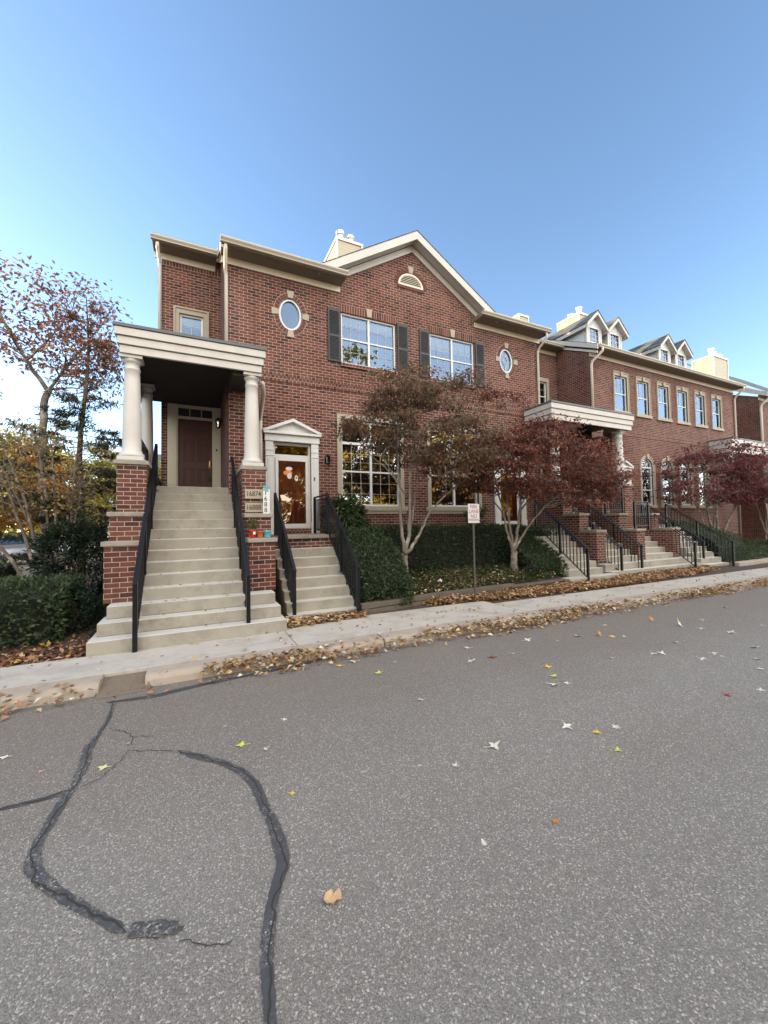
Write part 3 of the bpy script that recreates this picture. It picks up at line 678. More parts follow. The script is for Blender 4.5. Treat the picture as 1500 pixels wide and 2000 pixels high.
# downspouts
downspout(H1, [(XL-.03, F-.45, 8.38), (XL-.03, F-.47, 8.24), (XL-.01, F-.10, 7.98), (XL+.01, F-.05, 7.85), (XL+.01, F-.05, 5.32)])
downspout(H1, [(XR-.02, F-.46, 8.38), (XR, F-.46, 8.2), (XR-.02, F-.12, 7.98), (XR-.03, F-.05, 7.85), (XR-.03, F-.05, .6)])
downspout(H1, [(-.88, D-.45, 9.3), (-.88, D-.42, 9.2), (-.85, D-.08, 9.0), (-.85, D-.05, 8.9), (-.85, D-.05, 5.35)])
downspout(H1, [(1.36, 8.9, 4.86), (1.45, 9.3, 4.75), (1.50, F-.06, 4.4), (1.50, F-.05, 4.3), (1.50, F-.05, 1.0)], .05)
chimney(H1, 4.96, 6.0, 14.0, 16.0, 9.8, 12.72, [(5.2, 14.3, .5, .13), (5.62, 14.3, .42, .13), (5.3, 15.4, .45, .13)])
chimney(H1, 7.0, 7.8, 17, 18, 11, 14.55, [(7.3, 17.3, .55, .16)])
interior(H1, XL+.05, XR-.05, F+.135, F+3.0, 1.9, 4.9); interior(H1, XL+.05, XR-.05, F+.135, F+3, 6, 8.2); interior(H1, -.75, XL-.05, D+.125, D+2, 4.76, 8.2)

# ------------------------------------------------------------------ second townhouse: flat front with dormers
F2 = 10.92; D2 = 12.6; X2, X2R = 15.09, 27.0
H2 = thing('townhouse', 'brick townhouse with four dormers and a row of tall narrow windows', 'house', (X2, F2, 0), 'brick townhouses in the row')
TW = [16.69+1.605*i for i in range(6)]; AW = [18.40+1.575*i for i in range(4)]
holes = [rect(x, x+.86, 6.56, 8.12) for x in TW]+[ringpts_arch(x, x+.84, 2.40, 4.12) for x in AW]
w = MB().sheet([(X2, 0), (X2R, 0), (X2R, 9.0), (X2, 9.0)], holes, F2, .14)
w.add([(X2, F2, 0), (X2, D2+.4, 0), (X2, D2+.4, 9.85), (X2, F2, 9.0)], [(0, 1, 2, 3)]); w.add([(X2R, F2, 0), (X2R, 24, 0), (X2R, 24, 9.0), (X2R, F2, 9.0)], [(0, 1, 2, 3)])
w.build('wall', 'brick', H2)
w = MB().sheet([(XR, 0), (X2, 0), (X2, 10.0), (XR, 10.0)], [rect(13.74, 14.40, 6.7, 8.02), rect(12.2, 12.25, 6.8, 6.9)], D2, .12)
w.build('recess_wall', 'brick', H2)
bx('soldier_course', 'soldier', H2, X2+.01, X2R-.01, F2-.008, F2-.0005, 8.66, 8.88)
bx('soldier_course', 'soldier', H2, XR+.01, X2-.01, D2-.008, D2-.0005, 9.28, 9.50)
b = MB(); b.box(X2, X2R, F2-.02, F2-.0005, 5.48, 5.555); b.box(X2, X2R, F2-.02, F2-.0005, 5.64, 5.715); b.box(X2, X2R, F2-.01, F2-.0005, 5.556, 5.639); b.build('belt_course', 'header', H2)
for i, x in enumerate(TW):
    s = MB(); y0 = F2-.03; a, c = x, x+.86
    s.box(a-.11, a, y0, F2+.1, 6.56, 8.12).box(c, c+.11, y0, F2+.1, 6.56, 8.12).box(a-.11, c+.11, y0, F2+.1, 8.121, 8.30).box(a-.16, c+.16, y0-.04, F2+.1, 6.42, 6.559)
    s.ring(rect(a-.11, c+.11, 6.56, 8.30), rect(a-.085, c+.085, 6.56, 8.255), y0-.025, y0-.0005); keystone(s, (a+c)/2, 8.09, 8.29, .13, .18, y0-.03, .03)
    s.build('window_surround', 'lime', H2, bevel=.006)
    window(H2, a+.003, c-.003, 6.563, 8.117, F2+.04, lights=1, gx=3, gz=2, blind=0, lowgrid=False)
for i, x in enumerate(AW):
    s = MB(); y0 = F2-.03
    inn = ringpts_arch(x, x+.84, 2.40, 4.12); outp = ringpts_arch(x-.14, x+.98, 2.40, 4.12)
    s.ring(outp, inn, y0, F2+.1); s.box(x-.2, x+1.04, y0-.05, F2+.1, 2.26, 2.399); s.ring(outp, ringpts_arch(x-.09, x+.93, 2.40, 4.12), y0-.025, y0-.0005); keystone(s, x+.42, 4.50, 4.74, .13, .19, y0-.03, .03)
    s.build('window_surround', 'lime', H2, bevel=.006)
    f = MB(); a = F2+.04; f.ring(ringpts_arch(x+.003, x+.837, 2.405, 4.12), ringpts_arch(x+.055, x+.785, 2.455, 4.12), a, a+.07)
    f.box(x+.055, x+.785, a+.001, a+.069, 4.09, 4.15).box(x+.055, x+.785, a+.01, a+.06, 3.06, 3.11)
    o = f.build('arched_window', 'white', H2)
    MB().add([(q[0], a+.04, q[1]) for q in ringpts_arch(x+.03, x+.81, 2.43, 4.12)], [tuple(range(23))]).build('pane', 'glass', o)
    g = MB()
    for q in range(1, 4): t = math.pi*q/4; g.tube([(x+.42, a+.03, 4.15), (x+.42+.36*math.cos(t), a+.03, 4.12+.36*math.sin(t))], .009, 5)
    g.tube([(x+.42+.17*math.cos(t), a+.03, 4.13+.17*math.sin(t)) for t in np.linspace(0, math.pi, 12)], .008, 5); g.build('glazing_bars', 'white', o)
eave(H2, X2-.02, X2R+.1, F2, 8.95); eave(H2, XR+.125, X2-.001, D2, 9.60, wallz=None)
s2_ = .5
def rz2(y): return 9.03+s2_*(y-(F2-.45))
rf = MB(); 
rf.add([(X2-.14, F2-.45, rz2(F2-.45)), (X2R+.2, F2-.45, rz2(F2-.45)), (X2R+.2, 18, rz2(18)), (X2-.14, 18, rz2(18))], [(0, 1, 2, 3)])
rf.add([(X2-.14, 18, rz2(18)), (X2R+.2, 18, rz2(18)), (X2R+.2, 26, 9), (X2-.14, 26, 9)], [(0, 1, 2, 3)])
rf.build('roof', 'shingle', H2)
MB().prism([(F2-.47, 8.80), (D2+.1, 8.80+s2_*(D2+.1-F2+.47)), (D2+.1, 9.0+s2_*(D2+.1-F2+.47)), (F2-.47, 9.0)], 'x', X2-.14, X2-.06).build('verge_board', 'fascia', H2)
MB().prism([(F2-.40, 8.66), (D2, 8.66+s2_*(D2-F2+.40)), (D2, 8.76+s2_*(D2-F2+.40)), (F2-.40, 8.76)], 'x', X2-.055, X2-.001).build('frieze_board', 'cream', H2)
downspout(H2, [(X2+.16, F2-.5, 8.9), (X2+.16, F2-.5, 8.75), (X2+.05, F2-.12, 8.45), (X2+.03, F2-.06, 8.3), (X2+.03, F2-.06, 5.7)], .055)
downspout(H2, [(X2R-.05, F2-.5, 8.9), (X2R-.05, F2-.5, 8.75), (X2R-.02, F2-.12, 8.45), (X2R-.02, F2-.06, 8.3), (X2R-.02, F2-.06, .6)], .05)
s = MB(); a, c = 13.74, 14.40
s.box(a-.14, a, D2-.04, D2+.08, 6.7, 8.02).box(c, c+.14, D2-.04, D2+.08, 6.7, 8.02).box(a-.14, c+.14, D2-.04, D2+.08, 8.021, 8.2).box(a-.16, c+.16, D2-.07, D2+.08, 6.58, 6.699); s.build('window_surround', 'lime', H2, bevel=.006)
window(H2, a+.003, c-.003, 6.703, 8.017, D2+.03, lights=1, gx=2, gz=2, blind=0)
def dormer(house, x0, x1, y0, z0, z1, yb):
    """gabled dormer: front window wall, siding cheeks, little roof with white rake boards"""
    xc = (x0+x1)/2; hw = (x1-x0)/2; sl = .95; ov = .20
    m = MB().sheet([(x0, z0), (x1, z0), (x1, z1), (xc, z1+sl*hw), (x0, z1)], [rect(x0+.14, x1-.14, z0+.22, z1-.08)], y0, .08)
    m.add([(x0, y0, z0), (x0, yb, z0), (x0, yb, z1), (x0, y0, z1)], [(0, 1, 2, 3)]); m.add([(x1, y0, z0), (x1, yb, z0), (x1, yb, z1), (x1, y0, z1)], [(0, 1, 2, 3)])
    d = m.build('dormer', 'wsiding', house)
    t = MB().box(x0-.012, x0+.10, y0-.015, y0-.0005, z0, z1).box(x1-.10, x1+.012, y0-.015, y0-.0005, z0, z1)
    t.box(x0-.0125, x0-.0005, y0, y0+.1, z0, z1); t.box(x1+.0005, x1+.0125, y0, y0+.1, z0, z1)
    for sg in (-1, 1):
        q = lambda dd, o: (xc+sg*dd, z1+sl*hw+.12-sl*dd+o)
        t.prism([q(0, 0), q(hw+ov, 0), q(hw+ov, -.17), q(0, -.17)], 'y', y0-.22, y0-.17)
        t.prism([q(hw+ov-.04, -.02), q(hw+ov, -.06), q(hw+ov, -.19), q(hw+ov-.04, -.15)], 'y', y0-.1695, yb)
        t.prism([q(0, -.125), q(hw+ov-.05, -.125), q(hw+ov-.05, -.14), q(0, -.14)], 'y', y0-.1695, yb)
    t.build('trim', 'fascia', d)
    r = MB()
    for sg in (-1, 1):
        q = lambda dd, o: (xc+sg*dd, z1+sl*hw+.12-sl*dd+o)
        r.prism([q(0, .03), q(hw+ov+.02, .03), q(hw+ov+.02, .002), q(0, .002)], 'y', y0-.24, yb+.8)
    r.build('dormer_roof', 'shingle', d)
    window_in(d, x0+.14, x1-.14, z0+.22, z1-.08, y0+.02)
def window_in(d, x0, x1, z0, z1, y):
    f = MB().ring(rect(x0, x1, z0, z1), rect(x0+.045, x1-.045, z0+.045, z1-.045), y-.035, y+.04)
    for k in (1, 2): xx = x0+(x1-x0)*k/3; f.box(xx-.006, xx+.006, y, y+.01, z0+.045, z1-.045)
    for k in (1, 2, 3): zz = z0+(z1-z0)*k/4; f.box(x0+.045, x1-.045, y+.0005, y+.0095, zz-.006, zz+.006)
    f.build('window', 'white', d)
    MB().add([(x0, y+.02, z0), (x1, y+.02, z0), (x1, y+.02, z1), (x0, y+.02, z1)], [(0, 1, 2, 3)]).build('pane', 'upglass', d)
for x in (15.35, 16.76, 20.62, 22.05): dormer(H2, x, x+.98, 11.2, 9.28, 10.28, 13.2)
chimney(H2, 18.63, 19.75, 14.0, 15.35, 10.6, 12.86, [(18.9, 14.2, .42, .13), (18.95, 14.75, .3, .14), (19.2, 15.1, .3, .12)])
chimney(H2, 15.3, 15.95, 15.0, 15.6, 10.8, 12.52, [])
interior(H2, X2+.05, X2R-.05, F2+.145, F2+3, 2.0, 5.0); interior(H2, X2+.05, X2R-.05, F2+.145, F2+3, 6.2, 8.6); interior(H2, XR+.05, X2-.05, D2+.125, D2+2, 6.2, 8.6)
# shared porch over the two front doors in the recess
porch_roof(H2, 10.55, 14.85, 9.05, D2-.002, 5.08, 5.60, 5.40) if False else porch_roof(H2, 10.50, 14.85, 9.0, F-.01, 5.06, 5.60, 5.42)
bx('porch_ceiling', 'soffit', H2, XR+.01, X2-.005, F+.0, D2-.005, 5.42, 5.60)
column(H2, 14.42, 9.35, 3.02, 5.06, .15); column(H2, 11.0, 9.35, 3.02, 5.06, .15)
for x in (11.75, 13.7):
    f = MB(); f.ring(rect(x-.15, x+1.05, 2.6, 5.0), rect(x, x+.9, 2.6, 4.9), D2-.03, D2-.001); f.build('door_frame', 'cream', H2)
    panel_door(H2, x+.001, x+.899, 2.6, 4.6, D2-.05, 'maroon')
bx('porch_wall', 'pier', H2, 14.55, X2-.003, 9.7, F2+.3, 0, 5.06)
storm_surround(H2, 16.25, 17.55, 1.50, F2, 4.0, 'white pedimented surround behind the porch column')
downspout(H2, [(14.85, 9.4, 5.1), (14.9, 9.6, 4.95), (15.2, F2-.1, 4.7), (15.22, F2-.06, 4.5), (15.22, F2-.06, 1.2)], .05)

# ------------------------------------------------------------------ third townhouse at the right edge
F3 = 11.4; D3 = 12.9; X3 = 31.3
H3 = thing('townhouse', 'red brick townhouse cut off by the right edge of the view, behind the far maples', 'house', (X3, F3, 0), 'brick townhouses in the row')
w = MB().sheet([(X3, 0), (44, 0), (44, 9.2), (X3, 9.2)], [rect(33.2, 34.1, 6.5, 8.0), rect(35.2, 36.1, 6.5, 8.0), rect(34.0, 36.0, 2.3, 4.6)], F3, .12)
w.add([(X3, F3, 0), (X3, D3+1, 0), (X3, D3+1, 10.2), (X3, F3, 9.2)], [(0, 1, 2, 3)])
w.add([(X2R, D3, 0), (X3, D3, 0), (X3, D3, 10.4), (X2R, D3, 10.4)], [(0, 1, 2, 3)]); w.add([(44, F3, 0), (44, 24, 0), (44, 24, 9.2), (44, F3, 9.2)], [(0, 1, 2, 3)])
w.build('wall', 'brick', H3)
for x0, x1, z0, z1 in ((33.2, 34.1, 6.5, 8.0), (35.2, 36.1, 6.5, 8.0), (34.0, 36.0, 2.3, 4.6)): window(H3, x0, x1, z0, z1, F3+.04, gx=3, gz=2, blind=0)
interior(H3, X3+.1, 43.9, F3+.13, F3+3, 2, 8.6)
eave(H3, X3-.1, 44.1, F3, 9.25)
def rz3(y): return 9.33+.78*(y-F3+.45)
MB().add([(X3-.2, F3-.45, rz3(F3-.45)), (44.2, F3-.45, rz3(F3-.45)), (44.2, 17, rz3(17)), (X3-.2, 17, rz3(17))], [(0, 1, 2, 3)]).add([(X2R+.2, D3-.2, 9.95), (X3-.2, D3-.2, 9.95), (X3-.2, 18, 12.4), (X2R+.2, 18, 12.4)], [(0, 1, 2, 3)]).build('roof', 'shingle', H3)
MB().prism([(F3-.47, 9.08), (D3, 9.08+.5*(D3-F3+.47)), (D3, 9.3+.6*(D3-F3+.47)), (F3-.47, 9.32)], 'x', X3-.18, X3-.08).build('verge_board', 'fascia', H3)
downspout(H3, [(X3+.1, F3-.5, 9.2), (X3+.1, F3-.5, 9.05), (X3+.04, F3-.12, 8.7), (X3+.03, F3-.06, 8.5), (X3+.03, F3-.06, .8)], .07)
chimney(H3, 28.7, 30.4, 12.5, 13.6, 9.6, 11.72, [(28.95, 12.7, .5, .14), (29.3, 12.75, .35, .14), (29.7, 12.8, .3, .13), (30.1, 12.8, .35, .12)])
porch_roof(H3, 24.2, 31.1, 9.9, F2-.01, 5.06, 5.73, 5.5)
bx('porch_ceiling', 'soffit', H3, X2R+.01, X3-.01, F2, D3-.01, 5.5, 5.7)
column(H3, 24.6, 10.2, 3.0, 5.06, .15); column(H3, 30.7, 10.2, 3.0, 5.06, .15)

# ------------------------------------------------------------------ ground, road, pavement
RZ = -.13
gm = MB()                       # terrain: level by the road, rising gently under the planting beds
def gz(x, y):
    if y < 6.4: return -.15
    t = min(1, max(0, (y-6.6)/2.6)); return -.02+.42*t*t*(3-2*t) if -9 < x < 60 else -.05
xs = [-600, -200, -60, -20, -9.01]+[-8.9+.8*i for i in range(86)]+[61, 120, 300, 900]; ys = [-600, -150, -40, 0, 5.45, 6.4, 6.6, 6.9, 7.2, 7.6, 8, 8.4, 8.8, 9.2, 10, 11.2, 11.3, 14, 20, 40, 120, 300, 900]
def gz2(x, y): return gz(x, y) if y < 11.25 else -.16
n = len(xs)
gm.add([(x, y, gz2(x, y)) for y in ys for x in xs], [(j*n+i, j*n+i+1, (j+1)*n+i+1, (j+1)*n+i) for j in range(len(ys)-1) for i in range(n-1)])
struct(gm.build('ground', 'soil'))
rg = MB(); nx = 60
struct(MB().add([(-300, -9.5, RZ), (300, -9.5, RZ), (300, 5.5, RZ), (-300, 5.5, RZ)], [(0, 1, 2, 3)]).build('road', 'asphalt'))
struct(MB().add([(-90, 12.5, -.155+.03), (-4.6, 12.5, -.125), (-4.6, 120, -.125), (-90, 120, -.125)], [(0, 1, 2, 3)]).build('parking_lot', 'asphalt'))
sw = MB(); rng = random.Random(4)
for i, (a, b) in enumerate(zip([-14, -9.2, -4.6, 1.30, 5.6, 10.2, 14.8, 19.4, 24, 29, 34, 40], [-9.2, -4.6, 1.30, 5.6, 10.2, 14.8, 19.4, 24, 29, 34, 40, 60])):
    dz = rng.uniform(-.006, .006); sw.box(a+.006, b-.006, 5.53, 6.74 if a == 1.30 else 6.40, -.14, dz)
struct(sw.build('sidewalk', 'walk', bevel=.008))
cb = MB()
for a, b in ((-14, -9.3), (-9.28, -4.9), (-4.88, -.93), (-.50, .92), (.94, 2.5), (2.52, 5.9), (5.92, 9.4), (9.42, 12.9), (12.92, 16.5), (16.52, 21), (21.02, 26), (26.02, 34), (34.02, 60)):
    cb.prism([(5.20, -.2), (5.225, -.06), (5.25, -.022), (5.30, -.006), (5.522, .0), (5.522, -.2)], 'x', a, b)
struct(cb.build('curb', 'kerb', bevel=.01))
# crumbled gap in the kerb
br = MB(); rr = random.Random(9)
for k in range(70):
    x = rr.uniform(-.95, -.46); y = rr.uniform(5.16, 5.5); q = rr.uniform(.008, .03); z = -.125+max(0, (y-5.25))*.25
    br.add([(x-q, y-q, z-.01), (x+q, y-q*.7, z-.01), (x+q*.8, y+q, z-.01), (x-q, y+q*.9, z-.01), (x-q*.4, y-q*.5, z+q), (x+q*.5, y, z+q*.9), (x, y+q*.5, z+q*1.1)], [(0, 1, 5, 4), (1, 2, 6, 5), (2, 3, 6), (3, 0, 4, 6), (4, 5, 6)])
br.add([(-.94, 5.1, -.127), (-.44, 5.1, -.127), (-.44, 5.52, -.04), (-.94, 5.52, -.04)], [(0, 1, 2, 3)])
tag(br.build('curb_rubble', 'dirt'), 'crumbled brown rubble filling the broken gap in the curb', 'rubble', kind='stuff')
# sealed cracks: hand-poured ribbons on the asphalt
def ribbon(path, wds, seed, z=RZ+.004):
    r = random.Random(seed); pts = []
    for i in range(len(path)-1):
        (x0, y0), (x1, y1) = path[i], path[i+1]; m = max(2, int(math.hypot(x1-x0, y1-y0)/.014))
        for k in range(m): t = k/m; pts.append((x0+(x1-x0)*t, y0+(y1-y0)*t, wds[i]+(wds[i+1]-wds[i])*t))
    if max(wds) < .02: pts = [(x+r.gauss(0, .012), y+r.gauss(0, .012), w_*.6) for x, y, w_ in pts]
    for _ in range(10 if max(wds) > .02 else 2): pts = [pts[0]]+[tuple((pts[i-1][q]+2*pts[i][q]+pts[i+1][q])/4 for q in range(3)) for i in range(1, len(pts)-1)]+[pts[-1]]
    vs = []; fs = []; a = b = 0
    for i, (x, y, wd) in enumerate(pts):
        j0, j1 = pts[max(0, i-1)], pts[min(len(pts)-1, i+1)]; dx, dy = j1[0]-j0[0], j1[1]-j0[1]; L = math.hypot(dx, dy)+1e-9; nx_, ny_ = -dy/L, dx/L
        a = a*.93+r.gauss(0, .07); b = b*.93+r.gauss(0, .07); e = min(1, i/4, (len(pts)-1-i)/4)
        wd2 = wd*(.76 if wd > .02 else .5); l_ = wd2*.5*(1+a+r.gauss(0, .07))*e+.0015; r_ = wd2*.5*(1+b+r.gauss(0, .07))*e+.0015
        vs += [(x+nx_*l_, y+ny_*l_, z), (x-nx_*r_, y-ny_*r_, z)]
        if i: o = 2*i; fs.append((o-2, o-1, o+1, o))
    return vs, fs
SEALS = [([(-0.742, 4.954), (-0.728, 4.496), (-0.753, 4.225), (-0.778, 4.012), (-0.752, 3.729), (-0.748, 3.51), (-0.773, 3.358), (-0.782, 3.192), (-0.796, 3.027), (-0.809, 2.899), (-0.78, 2.78), (-0.709, 2.633), (-0.602, 2.492), (-0.491, 2.368), (-0.409, 2.276), (-0.331, 2.189), (-0.258, 2.111)], [0.05, 0.045, 0.06, 0.085, 0.085, 0.075, 0.085, 0.085, 0.085, 0.09, 0.095, 0.085, 0.07, 0.065, 0.055, 0.05, 0.06], 0), ([(-0.745, 3.438), (-0.785, 3.412), (-0.903, 3.399), (-1.024, 3.399), (-1.166, 3.407)], [0.04, 0.07, 0.05, 0.045, 0.05], 0), ([(-0.116, 3.617), (0.013, 3.469), (0.176, 3.298), (0.312, 3.113), (0.379, 2.928), (0.398, 2.73), (0.415, 2.556), (0.43, 2.4), (0.434, 2.248), (0.424, 2.136), (0.393, 2.074), (0.347, 1.984), (0.316, 1.898), (0.29, 1.807), (0.27, 1.714), (0.26, 1.627), (0.249, 1.51), (0.244, 1.414)], [0.05, 0.075, 0.07, 0.07, 0.075, 0.08, 0.08, 0.09, 0.095, 0.085, 0.075, 0.07, 0.065, 0.065, 0.06, 0.06, 0.055, 0.05], 0), ([(-0.823, 4.947), (-0.394, 4.897), (0.092, 4.991), (0.758, 5.043), (1.208, 5.078), (2.141, 5.342), (3.275, 5.561)], [0.03, 0.1, 0.09, 0.08, 0.07, 0.06, 0.04], 0), ([(-0.488, 3.811), (-0.332, 3.73), (-0.194, 3.658), (-0.116, 3.609)], [0.011, 0.01, 0.011, 0.01], 1), ([(-0.693, 4.284), (-0.594, 4.209), (-0.511, 4.121), (-0.469, 3.991), (-0.471, 3.871)], [0.01, 0.011, 0.011, 0.011, 0.011], 1), ([(-0.048, 1.967), (0.062, 1.9), (0.172, 1.845)], [0.007, 0.008, 0.007], 1), ([(-0.476, 4.046), (-0.299, 3.945)], [0.009, 0.009], 1), ([(-0.727, 3.415), (-0.591, 3.488), (-0.517, 3.675), (-0.487, 3.803)], [0.007, 0.007, 0.008, 0.007], 1)]
for i, (path, wds, thin) in enumerate(SEALS):
    m = MB(); v, f = ribbon(path, wds, i+3, RZ+.004+.0006*i); m.add(v, f); 
    if not thin:
        r_ = random.Random(i+40); q = [(x+r_.gauss(0, .008), y+r_.gauss(0, .008)) for x, y in path]; m2 = MB(); v, f = ribbon(q, [.0145]*len(q), i+70, RZ+.0085); m2.add(v, f); struct(m2.build('hairline_crack', 'hair'))
    struct(m.build('sealed_crack' if not thin else 'hairline_crack', ('seal' if i else 'oldseal') if not thin else 'hair'))
m = MB(); px_, py_ = (-0.164, 2.081); r = random.Random(2)
ang = [2*math.pi*k/40 for k in range(40)]; rad = [1+r.uniform(-.2, .2) for _ in ang]
m.add([(px_+(.105*math.cos(t)+.018*math.sin(t))*q, py_+(.036*math.sin(t)-.048*math.cos(t))*q, RZ+.0095) for t, q in zip(ang, rad)], [tuple(range(40))]); struct(m.build('sealant_patch', 'oldseal'))

# ------------------------------------------------------------------ staircases
def steps_profile(y0, z0, n, r, t, yb, first=0):
    p = [(y0+first*t, -.2)]
    for k in range(first, n): p += [(y0+k*t, z0+r*(k)), (y0+k*t-.018, z0+r*(k+1)-.035), (y0+k*t-.018, z0+r*(k+1))] if k > first else [(y0+k*t, z0+r*(k+1)-.035), (y0+k*t-.018, z0+r*(k+1)-.035), (y0+k*t-.018, z0+r*(k+1))]
    p += [(yb, z0+r*n), (yb, -.2)]
    return p
def simple_profile(y0, z0, n, r, t, yb, first=0):
    p = [(y0+first*t, -.2)]
    for k in range(first, n): p += [(y0+k*t, z0+r*(k+1)), (y0+(k+1)*t, z0+r*(k+1))]
    p[-1] = (yb, z0+r*n); p.append((yb, -.2)); return p
def stairs(root, x0, x1, y0, z0, n, r, t, yb, wide=None, mat='conc'):
    m = MB()
    if wide:
        w0, w1, k = wide
        for i in range(k):
            a = y0+i*t; m2 = MB().box(w0+.10*i*0+i*.07, w1-i*.045, a, y0+k*t+(.5 if i == k-1 else .02), (-.2 if i == 0 else z0+r*i+.0005), z0+r*(i+1))
            m2.build('step', mat, root, bevel=.016, seg=3)
        m.prism(simple_profile(y0, z0, n, r, t, yb, k), 'x', x0, x1)
    else: m.prism(simple_profile(y0, z0, n, r, t, yb), 'x', x0, x1)
    return m.build('flight', mat, root, bevel=.014, seg=2)
def cheek(root, x0, x1, tiers, yb, name='brick_pier'):
    """stepped brick wall beside a stair: tiers = [(yfront, zbase, ztop)], stone cap on each"""
    for i, (yf, zb, zt) in enumerate(tiers):
        ye = tiers[i+1][0]-.001 if i+1 < len(tiers) else yb
        b_ = bx(name, 'pier', root, x0, x1, yf, ye, zb, zt)
        bx('stone_cap', 'cap', b_, x0-.035, x1+.035, yf-.035, ye-.002, zt+.0005, zt+.075, .012)
RI, TR = .183, .24
ST = thing('concrete_staircase', 'tall concrete staircase up to the maroon door between stepped brick piers', 'staircase', (0, 6.35, 0), 'staircases along the row')
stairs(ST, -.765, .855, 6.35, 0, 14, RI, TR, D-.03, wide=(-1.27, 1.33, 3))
cheek(ST, -1.22, -.77, [(7.13, .551, 1.40), (7.56, .551, 1.865), (8.18, .551, 2.805)], D-.01)
cheek(ST, .86, 1.30, [(7.13, .551, 1.39), (7.56, .551, 1.835), (8.18, .551, 2.805)], 9.298)
for z0_, z1_, tx in ((2.225, 2.415, '16874'), (1.955, 2.145, '16888')):
    pl = bx('address_plaque', 'lime', ST, .905, 1.275, 8.155, 8.179, z0_, z1_, .006)
    textobj(tx, .142, 'ink', pl, (1.068, 8.1545, (z0_+z1_)/2), xs=.80)
S2 = thing('concrete_staircase', 'low concrete steps up to the glass storm door', 'staircase', (2.2, 6.95, 0), 'staircases along the row')
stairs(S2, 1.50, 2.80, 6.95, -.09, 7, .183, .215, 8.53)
bx('brick_riser', 'pier', S2, 1.52, 2.86, 8.54, F-.003, -.1, 1.39); bx('landing_slab', 'cap', S2, 1.48, 2.90, 8.49, F-.0035, 1.391, 1.47, .012)
S3 = thing('concrete_staircase', 'tan concrete steps beside the sloping hedge, under the red dogwood', 'staircase', (10, 7.3, 0), 'staircases along the row')
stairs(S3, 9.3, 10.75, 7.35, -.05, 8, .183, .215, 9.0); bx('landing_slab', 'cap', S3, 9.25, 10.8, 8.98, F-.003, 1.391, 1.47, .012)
bx('bottom_step', 'conc', S3, 8.9, 10.9, 7.2, 7.5, -.1, .16, .014)
S4 = thing('concrete_staircase', 'wide pale concrete staircase with three stepped brick piers under the far porch', 'staircase', (13.2, 7.5, 0), 'staircases along the row')
m = MB(); 
for i in range(2): bx('step', 'conc', S4, 10.98+.05*i, 15.75-.05*i, 7.45+TR*i, 8.4, -.1 if i == 0 else .1*0+RI*i+.0005, RI*(i+1)+.0, .016)
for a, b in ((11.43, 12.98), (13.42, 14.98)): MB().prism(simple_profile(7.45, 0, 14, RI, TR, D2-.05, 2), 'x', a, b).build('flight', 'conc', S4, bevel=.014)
cheek(S4, 11.0, 11.42, [(7.93, .37, 1.33), (8.5, .37, 1.86), (9.1, .37, 2.95)], F+.5)
cheek(S4, 12.99, 13.41, [(7.93, .37, 1.33), (8.5, .37, 1.86), (9.1, .37, 2.3)], 11)
cheek(S4, 14.2, 14.62, [(9.05, .37, 2.945)], 9.68)
cheek(S4, 14.99, 15.41, [(7.93, .37, 1.33), (8.6, .37, 1.86)], 9.7)
S5 = thing('concrete_staircase', 'concrete steps at the far end beside the trimmed sloping hedge', 'staircase', (16.6, 7.4, 0), 'staircases along the row')
stairs(S5, 15.75, 17.1, 7.25, -.05, 8, .183, .22, 9.2); bx('landing_slab', 'cap', S5, 15.6, 17.3, 9.18, F2-.003, 1.42, 1.5, .012)
# ------------------------------------------------------------------ railings
def railing(label, p0, p1, h, post0=True, post1=True, mid=0, ext=.06, zfoot0=None, pw=.058, gapn=.105, level_end=False, drop=.04):
    """iron stair rail from p0 (foot) to p1; posts, flat handrail, bottom rail and square balusters"""
    a, b = Vector(p0), Vector(p1); d = b-a; L = Vector((d.x, d.y, 0)).length; u = d/L; hz = Vector((d.x, d.y, 0)).normalized(); side = Vector((-hz.y, hz.x, 0))
    t = thing('stair_railing', label, 'railing', (a.x, a.y, a.z), 'black iron railings by the steps')
    def bar(m, q0, q1, w_, hh):
        vs = []
        for q in (q0, q1):
            for sx, sz in ((-1, -1), (1, -1), (1, 1), (-1, 1)): vs.append(q+side*sx*w_/2+Vector((0, 0, sz*hh/2)))
        m.add(vs, [(3, 2, 1, 0), (4, 5, 6, 7), (0, 1, 5, 4), (1, 2, 6, 5), (2, 3, 7, 6), (3, 0, 4, 7)])
    m = MB(); top0 = a+Vector((0, 0, h))-u*ext; top1 = b+Vector((0, 0, h))+u*(ext*.3); bar(m, top0, top1, .058, .034)
    m.build('handrail', 'iron', t, bevel=.006, seg=2)
    m = MB(); bar(m, a+Vector((0, 0, .10)), b+Vector((0, 0, .10)), .03, .028); bar(m, a+Vector((0, 0, h-.075)), b+Vector((0, 0, h-.075)), .03, .022); m.build('bottom_rail', 'iron', t)
    def post(q, zb):
        m = MB().box(q.x-pw/2, q.x+pw/2, q.y-pw/2, q.y+pw/2, zb, q.z+h-.017); m.box(q.x-pw*.9, q.x+pw*.9, q.y-pw*.9, q.y+pw*.9, zb, zb+.012); m.build('post', 'iron', t, bevel=.003, seg=1)
    if post0: post(a, a.z-drop if zfoot0 is None else zfoot0)
    if post1: post(b, b.z-drop)
    for k in range(mid): q = a+d*(k+1)/(mid+1); post(q, q.z-.02)
    nb = int(L/gapn); me = None
    for k in range(1, nb):
        q = a+d*k/nb
        if me is None:
            o = MB().box(-.0095, .0095, -.0095, .0095, .105, h-.07).build('baluster', 'iron'); me = o.data
        else: o = bpy.data.objects.new('baluster', me); COL.objects.link(o)
        o.parent = t; o.location = q-a
    return t
railing('black iron railing up the left side of the tall staircase', (-.72, 6.30, .02), (-.72, 9.5, 2.50), .93, mid=2)
